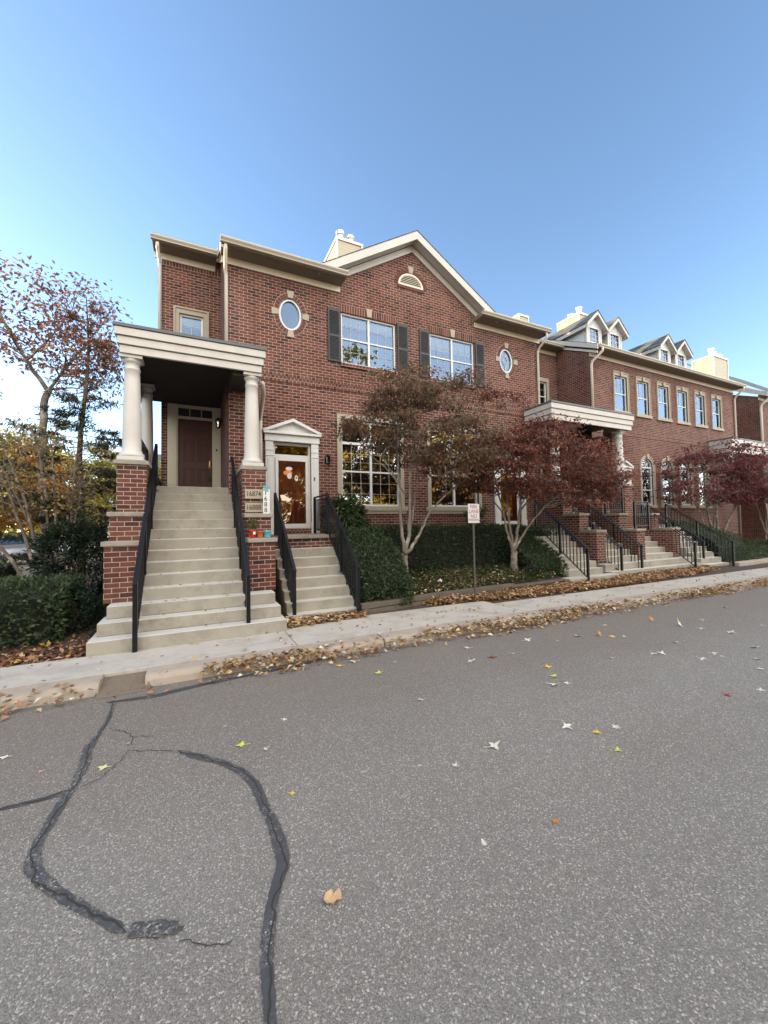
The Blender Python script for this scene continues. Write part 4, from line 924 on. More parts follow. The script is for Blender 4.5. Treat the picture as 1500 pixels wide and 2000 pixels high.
railing('black iron railing up the right side of the tall staircase', (.755, 6.42, .02), (.755, 9.55, 2.50), .93, mid=2)
railing('black iron railing beside the pots, on the left of the low steps', (1.60, 7.0, .0), (1.60, 8.75, 1.46), .92, mid=1)
railing('black iron railing between the low steps and the leafy laurel', (2.74, 6.80, .0), (2.74, 8.62, 1.46), .93, mid=1)
railing('short level black guard rail on the landing in front of the laurel', (2.78, 8.68, 1.47), (2.78, 9.8, 1.47), .92, ext=0)
railing('black iron railing standing clear on the right of the sloping hedge', (9.6, 7.2, .03), (9.6, 8.95, 1.47), .90, mid=1)
railing('black iron railing whose curled end overhangs the leaf drift, left of the wide pale staircase', (11.5, 7.5, .0), (11.5, 10.2, 2.05), .90, mid=2)
railing('black iron railing on the wide pale steps, in front of the middle brick pier', (12.62, 7.58, .0), (12.62, 10.2, 2.05), .90, mid=2)
railing('small level black guard between two upper brick piers of the far porch', (12.46, 8.62, 1.95), (13.38, 8.62, 1.95), .88, ext=0)
railing('low level black guard on the cap of the middle brick pier', (13.05, 8.02, 1.41), (13.05+.75, 8.02, 1.41), .88, ext=0)
railing('black iron railing at the right end of the wide pale steps', (15.1, 7.32, .0), (15.1, 9.0, 1.36), .90, mid=1)
railing('black iron railing close against the far hedge steps, left side', (16.0, 7.5, .05), (16.0, 9.3, 1.40), .88, mid=1)
railing('black iron railing half sunk in the far trimmed hedge', (17.0, 7.08, .0), (17.0, 9.2, 1.42), .90, mid=1)
railing('level black guard rail beside the rear porch column', (-1.0, 8.62, 2.88), (-1.0, 10.7, 2.88), .62, ext=0)

# ------------------------------------------------------------------ small objects
tm = thing('timber_edging', 'weathered grey timber edging two beams high along the planting bed', 'edging', (2.85, 6.8, 0))
path = [(2.80, 6.78), (4.7, 7.06), (7.0, 7.22), (9.25, 7.38)]
for (x0, y0), (x1, y1) in zip(path, path[1:]):
    dx, dy = x1-x0, y1-y0; L = math.hypot(dx, dy); nx_, ny_ = -dy/L, dx/L
    for k, (za, zb_, o) in enumerate(((-.1, .080, .006), (.092, .19, .0))):
        q = [(x0+dx/L*.004+nx_*o, y0+dy/L*.004+ny_*o), (x1-dx/L*.004+nx_*o, y1-dy/L*.004+ny_*o), (x1+nx_*(o+.15), y1+ny_*(o+.15)), (x0+nx_*(o+.15), y0+ny_*(o+.15))]
        f_ = .75 if x0 > 6.9 else 1
        MB().prism(q, 'z', za, zb_*f_ if k else zb_*f_).build('beam', 'timber', tm, bevel=.01) if True else 0
se = thing('stone_edging', 'low pale stone edging at the foot of the far ground cover', 'edging', (17.3, 7.0, 0))
for i in range(4): MB().box(17.2+1.3*i, 18.48+1.3*i, 7.0+.03*i, 7.28+.03*i, -.1, .14).build('stone', 'kerb', se, bevel=.03)
sg = thing('parking_sign', 'small white FIRE LANE NO PARKING sign with red lettering on a thin dark post', 'sign', (5.38, 6.72, 0))
MB().box(-.02+5.38, 5.40, 6.715, 6.735, -.05, 2.06).build('post', 'signpost', sg)
sb = MB().prism([(5.23, 1.67), (5.53, 1.67), (5.53, 2.08), (5.23, 2.08)], 'y', 6.700, 6.712).build('panel', 'signw', sg, bevel=.003, seg=1)
textobj('FIRE\nLANE\nNO', .108, 'red', sb, (5.38, 6.6985, 1.915), name='lettering', ext=.0006)
textobj('PARKING', .070, 'red', sb, (5.38, 6.6985, 1.735), name='lettering', ext=.0006)
MB().lathe([(.012, 0), (.012, .006)], 0, 0, 10).build('bolt', 'signpost', sb).matrix_local = Matrix.Translation(Vector((5.38, 6.700, 2.055))-wloc(sb)) @ Matrix.Rotation(R(90), 4, 'X')
hb = thing('number_board', 'upright white house-number board with a teal ornament on top, leaning beside the stone plaques', 'sign', (1.30, 8.06, 1.925))
bx('board', 'white', hb, 1.235, 1.365, 8.05, 8.075, 1.925, 2.44, .004)
for i, ch in enumerate('1688'): textobj(ch, .125, 'ink', hb, (1.285, 8.0495, 2.335-.115*i), name='numeral')
orn = MB()
for a in range(5): q = 2*math.pi*a/5; orn.prism([(1.30, 2.44), (1.30+.055*math.cos(q)-.02*math.sin(q), 2.44+.055*math.sin(q)+.02*math.cos(q)), (1.30+.085*math.cos(q), 2.44+.085*math.sin(q)), (1.30+.055*math.cos(q)+.02*math.sin(q), 2.44+.055*math.sin(q)-.02*math.cos(q))], 'y', 8.036, 8.0485)
orn.build('ornament', 'teal', hb)
def pot(label, x, y, z, r, h, mat, plant=None):
    t = thing('flower_pot', label, 'pot', (x, y, z), 'pots on the brick pier')
    c = MB().lathe([(r*.72, z), (r*.80, z+.01), (r*.97, z+h*.86), (r*1.08, z+h*.87), (r*1.08, z+h), (r*.93, z+h), (r*.85, z+h*.8), (.01, z+h*.8)], x, y, 28).build('pot', mat, t, smooth=False)
    for p in c.data.polygons: p.use_smooth = True
    if plant:
        g = np.random.default_rng(3); n = 260; P = in_ell(g, n, (x, y, z+h+.07), (.10, .09, .10)); Dd = P-np.array((x, y, z+h*.6))
        blades('plant', P, Dd, rdir(g, n), g.uniform(.03, .06, n), g.uniform(.012, .022, n), tones(g, n, [(.05, .10, .03), (.09, .14, .05), (.16, .10, .05)]), 'leaf', t)
    return t
rp = pot('small red pot with a white patch and a green plant on the brick pier', .935, 7.30, 1.466, .062, .145, 'redpot', True)
bx('white_patch', 'white', rp, .935, .975, 7.226, 7.232, 1.53, 1.58)
pot('small orange clay pot between the red and turquoise pots', 1.06, 7.28, 1.466, .056, .12, 'claypot')
pot('small turquoise glazed pot nearest the railing on the brick pier', 1.19, 7.30, 1.466, .068, .125, 'bluepot')

# ------------------------------------------------------------------ cars in the far parking lot
def car(label, x, y, rz, mat, s=1.0):
    t = thing('parked_car', label, 'car', (0, 0, 0), 'cars in the parking lot')
    prof = [(-2.2, .35), (-2.25, .62), (-2.1, .86), (-1.5, .95), (-.85, 1.38), (.35, 1.44), (1.15, 1.05), (2.05, .90), (2.22, .62), (2.15, .32)]
    b = MB(); wd = .88
    ring = []
    for (px, pz), w_ in zip(prof, [.8, .85, .86, .84, .66, .66, .82, .84, .82, .78]): ring.append(((px, -w_, pz), (px, w_, pz)))
    vs = [q for r_ in ring for q in r_]; n_ = len(ring)
    fs = [(2*i, 2*i+1, 2*i+3, 2*i+2) for i in range(n_-1)]+[(2*n_-2, 2*n_-1, 1, 0)]
    tri = tessellate_polygon([[Vector((p[0], p[1], 0)) for p in prof]])
    fs += [tuple(2*i for i in q) for q in tri]+[tuple(2*i+1 for i in reversed(q)) for q in tri]
    b.add(vs, fs); bo = b.build('body', mat, t, bevel=.07, seg=3); 
    for p in bo.data.polygons: p.use_smooth = True
    g = MB()
    g.add([(.42, -.60, 1.405), (.42, .60, 1.405), (1.10, .74, 1.085), (1.10, -.74, 1.085)], [(0, 1, 2, 3)])
    g.add([(-.92, -.6, 1.36), (-.92, .6, 1.36), (-1.46, .76, .985), (-1.46, -.76, .985)], [(0, 1, 2, 3)])
    for sgn in (-1, 1): g.add([(-.8, sgn*.672, 1.35), (.3, sgn*.672, 1.39), (.95, sgn*.82, 1.08), (-1.35, sgn*.85, 1.0)], [(0, 1, 2, 3)])
    go = g.build('window_glass', 'carglass', t); go.location.z += .018
    for px in (-1.38, 1.40):
        for sgn in (-1, 1):
            w_ = MB().lathe([(.14, -.1), (.31, -.1), (.335, -.06), (.335, .06), (.31, .1), (.14, .1)], 0, 0, 24).build('wheel', 'tyre', t)
            w_.matrix_local = Matrix.Translation((px, sgn*.78, .335)) @ Matrix.Rotation(R(90), 4, 'X')
            MB().lathe([(.20, -.112), (.205, .112)], 0, 0, 16).build('rim', 'chrome', w_)
    for sgn in (-1, 1):
        MB().box(2.02, 2.235, sgn*.62-.17, sgn*.62+.17, .62, .78).build('headlight', 'lamp', t, bevel=.02); MB().box(-2.27, -2.05, sgn*.62-.17, sgn*.62+.17, .66, .84).build('tail_light', 'taillamp', t, bevel=.02)
    MB().box(2.1, 2.26, -.6, .6, .36, .48).build('grille', 'black', t)
    t.location = (x, y, -.12); t.rotation_euler = (0, 0, rz); return t
car('silver car parked nearest the left edge beyond the hedge', -9.6, 28.5, R(-48), 'carsilver')
car('white car parked just right of the silver one, behind the bare stems', -8.3, 31.5, R(-50), 'carwhite')
car('dark car parked behind the stems, right of the white car', -6.8, 32.8, R(-50), 'cardark')

# ------------------------------------------------------------------ plants
def hedge(label, poly, axis, a, b, n, cols, seed, base=None, leafL=.075, name='clipped_hedge', rough=.06):
    """poly prism around a core coloured near-black for inner shade, with thousands of small leaves through its outer layer"""
    r = np.random.default_rng(seed); c = np.mean(np.array(poly), 0); ctr = {'x': ((a+b)/2, c[0], c[1]), 'y': (c[0], (a+b)/2, c[1])}[axis]
    t = thing(name, label, 'hedge', (ctr[0], ctr[1], 0), 'hedges along the fronts' if name == 'clipped_hedge' else None)
    m = MB().prism([(c[0]+(p[0]-c[0])*.86, c[1]+(p[1]-c[1])*.88-.02) for p in poly], axis, a+.10, b-.10)  # solid core with the hedge's inner shade put into its colour
    tw = m.build('shade_core', 'core', t)
    me = MB().prism(poly, axis, a, b); P = []; N = []
    V = [np.array(v) for v in me.v]; T = []
    for f in me.f:
        for k in range(1, len(f)-1): T.append((f[0], f[k], f[k+1]))
    cen = np.array(ctr)
    A = np.array([np.linalg.norm(np.cross(V[j]-V[i], V[k]-V[i]))/2 for i, j, k in T]); idx = r.choice(len(T), n, p=A/A.sum())
    for q in idx:
        i, j, k = T[q]; u, v = r.random(2)
        if u+v > 1: u, v = 1-u, 1-v
        p = V[i]+(V[j]-V[i])*u+(V[k]-V[i])*v; nn = np.cross(V[j]-V[i], V[k]-V[i]); nn = nn/(np.linalg.norm(nn)+1e-9)
        if np.dot(nn, p-cen) < 0: nn = -nn
        P.append(p); N.append(nn)
    P = np.array(P); N = np.array(N)
    # soft bumps so that the clipped faces are not flat
    bump = .5*np.sin(P[:, 0]*5.1+P[:, 2]*3.3+seed)+.5*np.sin(P[:, 1]*6.3-P[:, 2]*4.1+P[:, 0]*2.2)
    P = P+N*(rough*.6*bump-np.abs(r.normal(0, rough, n)))[:, None]
    Dd = N+r.normal(0, .75, (n, 3))+np.array((0, 0, .25))
    C = tones(r, n, cols, .3)
    blades('foliage', P, Dd, rdir(r, n), r.uniform(.7, 1.3, n)*leafL, r.uniform(.7, 1.2, n)*leafL*.55, C, 'leaf', t)
    return t
GR = [(.036, .062, .030), (.050, .080, .036), (.068, .100, .045), (.092, .122, .052)]
LG = [(.04, .065, .025), (.06, .09, .035), (.09, .12, .045)]
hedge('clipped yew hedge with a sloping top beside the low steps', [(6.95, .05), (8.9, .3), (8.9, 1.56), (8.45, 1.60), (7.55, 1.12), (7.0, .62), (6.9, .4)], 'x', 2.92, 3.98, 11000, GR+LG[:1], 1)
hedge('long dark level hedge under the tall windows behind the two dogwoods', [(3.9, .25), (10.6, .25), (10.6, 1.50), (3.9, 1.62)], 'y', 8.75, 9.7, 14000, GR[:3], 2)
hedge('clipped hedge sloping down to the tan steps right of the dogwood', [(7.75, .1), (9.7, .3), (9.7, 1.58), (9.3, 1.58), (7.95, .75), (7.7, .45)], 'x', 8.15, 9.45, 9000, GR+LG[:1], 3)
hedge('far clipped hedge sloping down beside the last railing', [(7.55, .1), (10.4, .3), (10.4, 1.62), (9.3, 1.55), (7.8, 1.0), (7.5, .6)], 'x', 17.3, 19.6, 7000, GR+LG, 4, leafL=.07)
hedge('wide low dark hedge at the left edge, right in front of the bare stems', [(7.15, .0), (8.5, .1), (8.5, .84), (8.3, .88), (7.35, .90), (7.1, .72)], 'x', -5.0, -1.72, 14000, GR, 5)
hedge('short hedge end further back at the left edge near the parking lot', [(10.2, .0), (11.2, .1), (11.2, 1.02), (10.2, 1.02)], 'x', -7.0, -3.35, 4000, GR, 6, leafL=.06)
def shrub(label, c, r_, n, cols, seed, leafL, name, cat, stems=6, zg=.2, drop=0, group=None, shell=.35, wid=.45):
    g = np.random.default_rng(seed); t = thing(name, label, cat, (c[0], c[1], zg), group)
    m = MB(); 
    for k in range(stems):
        e = in_ell(g, 1, c, [q*.75 for q in r_])[0]; b0 = Vector((c[0]+g.uniform(-.1, .1), c[1]+g.uniform(-.1, .1), zg)); mid = (b0+Vector(e))/2+Vector((g.uniform(-.08, .08), g.uniform(-.08, .08), .05)); m.tube([b0, mid, Vector(e)], [.016, .011, .005], 6)
    m.build('stems', 'darkbark', t)
    K = max(6, n//45); cl = in_ell(g, K, c, r_, shell); w = g.integers(0, K, n); P = cl[w]+g.normal(0, .07*r_[0]+.02, (n, 3))
    Dd = (P-np.array(c))*1.2+g.normal(0, .5, (n, 3))*max(r_)+np.array((0, 0, -drop))
    lt = g.uniform(.6, 1.35, K)
    blades('foliage', P, Dd, rdir(g, n)+np.array((0, 0, 1.2)), g.uniform(.7, 1.3, n)*leafL, g.uniform(.8, 1.2, n)*leafL*wid, tones(g, n, cols, .2)*lt[w][:, None], 'leaf', t)
    return t
shrub('round green laurel behind the end of the low steps railing', (3.32, 9.1, 1.85), (.50, .42, .46), 2600, [(.03, .055, .018), (.05, .085, .03), (.075, .12, .045), (.10, .13, .05)], 11, .11, 'laurel_shrub', 'shrub', drop=.3, zg=.3)
shrub('sparse green shrub under the right-hand tall window', (7.75, 9.35, 1.75), (.5, .35, .35), 500, LG, 12, .09, 'garden_shrub', 'shrub', zg=.3)
shrub('dark holly bush between the left hedge and the brick piers', (-1.95, 9.1, 1.05), (.62, .55, .82), 6500, [(.016, .028, .016), (.022, .040, .022), (.035, .055, .03)], 13, .075, 'holly_bush', 'shrub', stems=14, zg=.1)
shrub('low dark spreading shrub at the foot of the tall staircase, left side', (-1.72, 7.7, .45), (.40, .55, .32), 2600, [(.015, .035, .022), (.022, .048, .030), (.035, .065, .042)], 14, .055, 'spreading_shrub', 'shrub', zg=.05)
# ground cover, one uncountable mat
def mat_of_leaves(name, label, cat, x0, x1, yf, yb, n, cols, seed, L, up=.6, hgt=.10, mask=None, kind='stuff', matn='leaf', flat=False, zf=None, wid=.6):
    g = np.random.default_rng(seed); X = g.uniform(x0, x1, n); a = np.array([yf(x) for x in X]); b = np.array([yb(x) for x in X]); Y = a+(b-a)*g.random(n)
    if mask is not None: k = np.array([mask(x, y, g) for x, y in zip(X, Y)]); X, Y = X[k], Y[k]; n = len(X)
    Z = np.array([(zf or gz)(x, y) for x, y in zip(X, Y)])+g.random(n)**1.5*hgt+.004
    P = np.stack([X, Y, Z], 1); Dd = rdir(g, n); 
    if flat: Dd[:, 2] *= .25
    else: Dd[:, 2] = np.abs(Dd[:, 2])*up
    N = rdir(g, n)*.55+np.array((0, 0, 1.0))
    o = blades(name, P, Dd, N, g.uniform(.6, 1.35, n)*L, g.uniform(.7, 1.2, n)*L*wid, tones(g, n, cols, .25), matn, fold=.18)
    return tag(o, label, cat, kind=kind)
yedge = lambda x: np.interp(x, [2.8, 4.7, 7, 9.25, 17, 23], [6.95, 7.22, 7.38, 7.5, 7.3, 7.4])
mat_of_leaves('ground_cover', 'low dark green ground cover under the two dogwoods', 'ground cover', 3.6, 9.3, lambda x: yedge(x)+.10+.10*math.sin(x*3), lambda x: 8.8, 15000, GR[1:]+LG+LG[1:], 21, .07, .7, .13, mask=lambda x, y, g: g.random() < min(1, .25+(y-yedge(x))*1.2))
mat_of_leaves('ground_cover', 'green ground cover under the far maples', 'ground cover', 17.5, 34, yedge, lambda x: 10.5, 9000, GR+LG, 22, .11, .7, .16)
mat_of_leaves('ground_cover', 'low dark ground cover beside the holly bush at the left', 'ground cover', -3.2, -1.3, lambda x: 7.3, lambda x: 9.6, 2600, GR[:3], 23, .06, .7, .14)
# fallen leaves in drifts
LT = [(.42, .30, .15), (.34, .21, .10), (.50, .38, .20), (.26, .14, .07), (.52, .44, .30), (.20, .10, .055), (.45, .27, .08), (.55, .50, .40)]
LTB = [(.30, .17, .08), (.36, .20, .09), (.22, .11, .055), (.42, .28, .14), (.48, .36, .20), (.16, .08, .045)]
LTR = [(.24, .10, .06), (.16, .06, .04), (.30, .16, .08), (.38, .26, .15), (.42, .24, .06), (.11, .055, .04)]
def zdrift(x, y): return RZ+.015+max(0, min(.11, (y-5.02)*.38))
cd = lambda x, y, g: (g.random() < (.62+.38*math.sin(x*1.35+1.2*math.sin(x*.47)))*(.16+.84*math.exp(-((y-5.16-.05*math.sin(x*2.1))/.085)**2))*(1 if x > .1 else (.55 if x < -1 else .12)))
mat_of_leaves('leaf_drift', 'drift of fallen yellow and tan leaves lying in the gutter along the curb', 'fallen leaves', -3.5, 22, lambda x: 4.88-.05*math.sin(x*1.7), lambda x: 5.32, 16500, LT+LTB+LT[3:6], 31, .072, .35, .05, mask=cd, matn='litter', flat=True, zf=zdrift, wid=.75)
mat_of_leaves('leaf_drift', 'drift of fallen brown leaves between the sidewalk and the timber edging', 'fallen leaves', 4.3, 15.8, lambda x: np.interp(x, [4.3, 6, 10, 14, 16], [6.88, 6.62, 6.45, 6.7, 7.0]), lambda x: np.interp(x, [4.3, 9.3, 9.4, 16], [7.0, 7.42, 7.5, 7.45]), 9500, LTB+LTB+LT[:3]+LTR[:2], 32, .08, .35, .10, matn='litter', flat=True, zf=lambda x, y: .0, wid=.75)
mat_of_leaves('leaf_drift', 'heap of fallen leaves at the foot of the low steps', 'fallen leaves', 1.38, 2.85, lambda x: 6.48+.1*(x-1.4), lambda x: 6.95, 800, LT+LTB, 33, .095, .5, .07, matn='litter', flat=True, zf=lambda x, y: .0, wid=.75)
mat_of_leaves('leaf_drift', 'scatter of rust and tan leaves on the dark mulch at the left edge', 'fallen leaves', -5, -1.25, lambda x: 6.38, lambda x: 7.4, 2300, LTR, 34, .08, .4, .05, mask=lambda x, y, g: g.random() < max(.15, 1-(y-6.38)*1.0), matn='litter', flat=True, wid=.75)
mat_of_leaves('leaf_drift', 'thin scatter of dry leaves on the ground cover', 'fallen leaves', 3.9, 10.8, lambda x: yedge(x)+.12, lambda x: 8.6, 1500, LTB+LT, 35, .075, .4, .05, matn='litter', flat=True, zf=lambda x, y: gz(x, y)+.09, wid=.7)
mat_of_leaves('leaf_drift', 'few small leaves blown onto the concrete sidewalk', 'fallen leaves', -3, 20, lambda x: 5.45, lambda x: 6.42, 260, LTB+LT[4:], 36, .06, .3, .005, matn='litter', flat=True, zf=lambda x, y: .012, wid=.6)
def onstair(x, y):
    k = int((y-6.35)/TR)+1; return RI*min(14, k)+.004
mat_of_leaves('leaf_drift', 'small dead leaves caught on the treads of the tall staircase', 'fallen leaves', -.72, .82, lambda x: 6.4, lambda x: 9.4, 90, LTR[:3]+LT[:2], 37, .05, .3, .003, matn='litter', flat=True, zf=onstair, wid=.6)
# single leaves on the road
def leafmesh(seed, lobes, L, col):
    r = random.Random(seed); vs = [(0, 0, .004)]; n = lobes*4
    for k in range(n):
        a = 2*math.pi*k/n; f_ = (1.0 if k % 4 == 0 else .62 if k % 2 else .42)*r.uniform(.8, 1.15)
        if abs(a-math.pi) < .5: f_ *= .7
        vs.append((L*f_*math.cos(a), L*f_*math.sin(a), .004+.10*L*r.random()+.35*L*f_*f_*(.25+.3*math.sin(a*2+seed))))
    fs = [(0, 1+k, 1+(k+1) % n) for k in range(n)]
    m = MB().add(vs, fs); m.tube([(0, 0, .006), (-L*.8, L*.1, .01), (-L*1.3, L*.25, .015)], .0018, 4)
    return m, plain('leaf_%s_%d' % ('x', seed), col, .75, var=.35, scale=60)
LEAF1 = [(0.599, 1.846, -0.128, (0.5, 0.34, 0.19), 0.048, 5, 'large crumpled tan maple leaf alone on the near asphalt'),
(1.935, 1.723, -0.128, (0.48, 0.2, 0.04), 0.027, 5, 'small orange-brown curled leaf alone on the near asphalt'),
(0.586, 2.687, -0.128, (0.62, 0.42, 0.05), 0.023, 5, 'lone bright yellow leaf right of the curved crack seal'),
(1.453, 1.788, -0.128, (0.58, 0.54, 0.46), 0.020, 0, 'smooth white oval leaf on the near asphalt'),
(3.280, 2.244, -0.128, (0.58, 0.54, 0.46), 0.046, 5, 'large pale star-shaped maple leaf beside a yellow one'),
(3.057, 2.266, -0.128, (0.62, 0.42, 0.05), 0.043, 5, 'yellow maple leaf next to the large pale star-shaped leaf'),
(2.964, 2.018, -0.128, (0.5, 0.5, 0.1), 0.035, 3, 'lime-yellow leaf just below the large pale star-shaped leaf'),
(1.733, 2.437, -0.128, (0.58, 0.54, 0.46), 0.031, 5, 'white five-pointed leaf in the middle of the road'),
(1.499, 2.558, -0.128, (0.48, 0.42, 0.33), 0.019, 3, 'tiny pale leaf left of the white five-pointed one'),
(0.350, 3.461, -0.128, (0.5, 0.5, 0.1), 0.055, 4, 'pale green leaf above the start of the curved crack seal'),
(0.516, 3.309, -0.128, (0.58, 0.54, 0.46), 0.026, 4, 'small white leaf just right of the pale green leaf'),
(-0.610, 3.623, -0.128, (0.6, 0.58, 0.3), 0.047, 4, 'pale yellow leaf by the wavy crack seal at left'),
(-1.338, 4.147, -0.128, (0.58, 0.54, 0.46), 0.037, 4, 'white leaf at the very left edge of the road'),
(-0.494, 3.927, -0.128, (0.5, 0.28, 0.22), 0.022, 4, 'tiny pink leaf on the hairline crack'),
(0.256, 3.852, -0.128, (0.58, 0.54, 0.46), 0.017, 3, 'tiny white square leaf up the road from the curved seal'),
(0.752, 3.726, -0.128, (0.58, 0.54, 0.46), 0.028, 3, 'white sliver of leaf below the leaf drift'),
(-1.017, 3.779, -0.128, (0.5, 0.28, 0.22), 0.027, 4, 'small pinkish leaf left of the wavy crack seal'),
(1.658, 4.807, -0.128, (0.62, 0.42, 0.05), 0.058, 5, 'flat yellow leaf just off the curb leaf drift'),
(2.003, 4.346, -0.128, (0.5, 0.5, 0.1), 0.062, 5, 'yellow-green leaf on the road below the low steps'),
(3.573, 4.135, -0.128, (0.22, 0.08, 0.03), 0.066, 4, 'curled rust-brown leaf on the far asphalt'),
(5.687, 4.114, -0.128, (0.48, 0.2, 0.04), 0.066, 5, 'big glowing orange leaf standing up on the far asphalt'),
(7.318, 4.274, -0.128, (0.48, 0.2, 0.04), 0.062, 5, 'orange leaf standing up near the far leaf drift'),
(5.810, 3.981, -0.128, (0.62, 0.42, 0.05), 0.055, 5, 'yellow leaf right of the big orange one'),
(3.922, 3.538, -0.128, (0.62, 0.42, 0.05), 0.055, 4, 'yellow leaf in the middle distance of the road'),
(3.749, 3.296, -0.128, (0.5, 0.5, 0.1), 0.051, 3, 'lime leaf just below a yellow one, mid road'),
(3.709, 3.084, -0.128, (0.58, 0.54, 0.46), 0.046, 4, 'white curled leaf in the middle distance'),
(4.862, 2.130, -0.128, (0.32, 0.03, 0.03), 0.043, 4, 'crimson leaf at the right of the road'),
(7.350, 3.849, -0.128, (0.6, 0.58, 0.4), 0.078, 4, 'cream leaf tilted upright on the far asphalt'),
(1.022, 6.529, 0.000, (0.62, 0.42, 0.05), 0.078, 5, 'bright yellow leaf propped against the bottom step'),
]
LEAF2 = [(1.873, 4.860), (2.335, 4.587), (3.542, 3.111), (6.046, 2.309), (5.308, 2.032), (2.917, 2.445), (2.150, 2.498), (2.074, 3.493), (3.278, 4.160), (3.901, 4.120), (7.484, 3.586), (6.326, 3.362), (7.649, 3.246), (6.438, 2.480), (4.920, 4.230), (4.564, 4.489), (8.139, 3.885), (5.850, 2.801), (4.900, 3.379), (3.520, 4.600), (5.388, 4.252), (8.534, 3.203), (5.532, 3.209), (6.985, 2.716), (7.578, 3.233), (6.226, 2.848), (6.334, 4.473), (5.633, 3.170), (5.984, 3.908), (9.690, 4.207), (3.216, 4.143), (6.191, 2.744), ]
for i, (x, y, z, c, L, nl, lab) in enumerate(LEAF1):
    if i == 0:          # a broken, crumpled leaf: lobes snapped off, edges curled up
        g = random.Random(6); o_ = [(-1, -.1), (-.72, .5), (-.25, .3), (-.15, 1.0), (.3, .78), (.75, .28), (.35, -.05), (.42, -.72), (.02, -.52), (-.22, -.85), (-.72, -.7)]
        vs = [(-.05*L, 0, .006)]+[(.5*L*x, .5*L*y, .006+L*.05*g.random()) for x, y in o_]+[(L*x, L*y, .008+L*(.10+.30*g.random())) for x, y in o_]; n_ = len(o_)
        m = MB().add(vs, [(0, 1+k, 1+(k+1) % n_) for k in range(n_)]+[(1+k, 1+n_+k, 1+n_+(k+1) % n_, 1+(k+1) % n_) for k in range(n_)]); mt = plain('leaf_crumpled', c, .8, var=.4, scale=90)
    elif nl: m, mt = leafmesh(i+3, nl, L, c)
    else: m = MB().add([(L*1.2*math.cos(a), L*.62*math.sin(a), .006+.006*math.cos(2*a)) for a in np.linspace(0, 6.283, 17)[:-1]], [tuple(range(16))]); mt = plain('leaf_oval', c, .7)
    ob = m.build('maple_leaf', mt); ob.location = (x, y, z); up = 'stand' in lab or 'propped' in lab or 'upright' in lab
    if up: ob.location.z += L*.62
    ob.rotation_euler = (R(62) if up else random.Random(i).uniform(-.15, .15), 0, random.Random(i+50).uniform(-.4, .4) if up else random.Random(i).uniform(0, 6.28)); tag(ob, lab, 'leaf')
m, mt = leafmesh(77, 4, .06, (.60, .55, .46)); base = m.build('fallen_leaf', mt); base.rotation_euler.z = .5
for i, (x, y) in enumerate(LEAF2):
    ob = base if i == 0 else base.copy()
    if i: COL.objects.link(ob)
    q = random.Random(i); ob.location = (x, y, -.127); s_ = q.uniform(.55, 1.25); ob.scale = (s_, s_, s_*q.uniform(.5, 1.5)); ob.rotation_euler = (q.uniform(-.2, .2), q.uniform(-.2, .2), q.uniform(0, 6.28))
    tag(ob, 'small pale dry leaf scattered on the open asphalt', 'leaf', 'pale leaves scattered on the road')


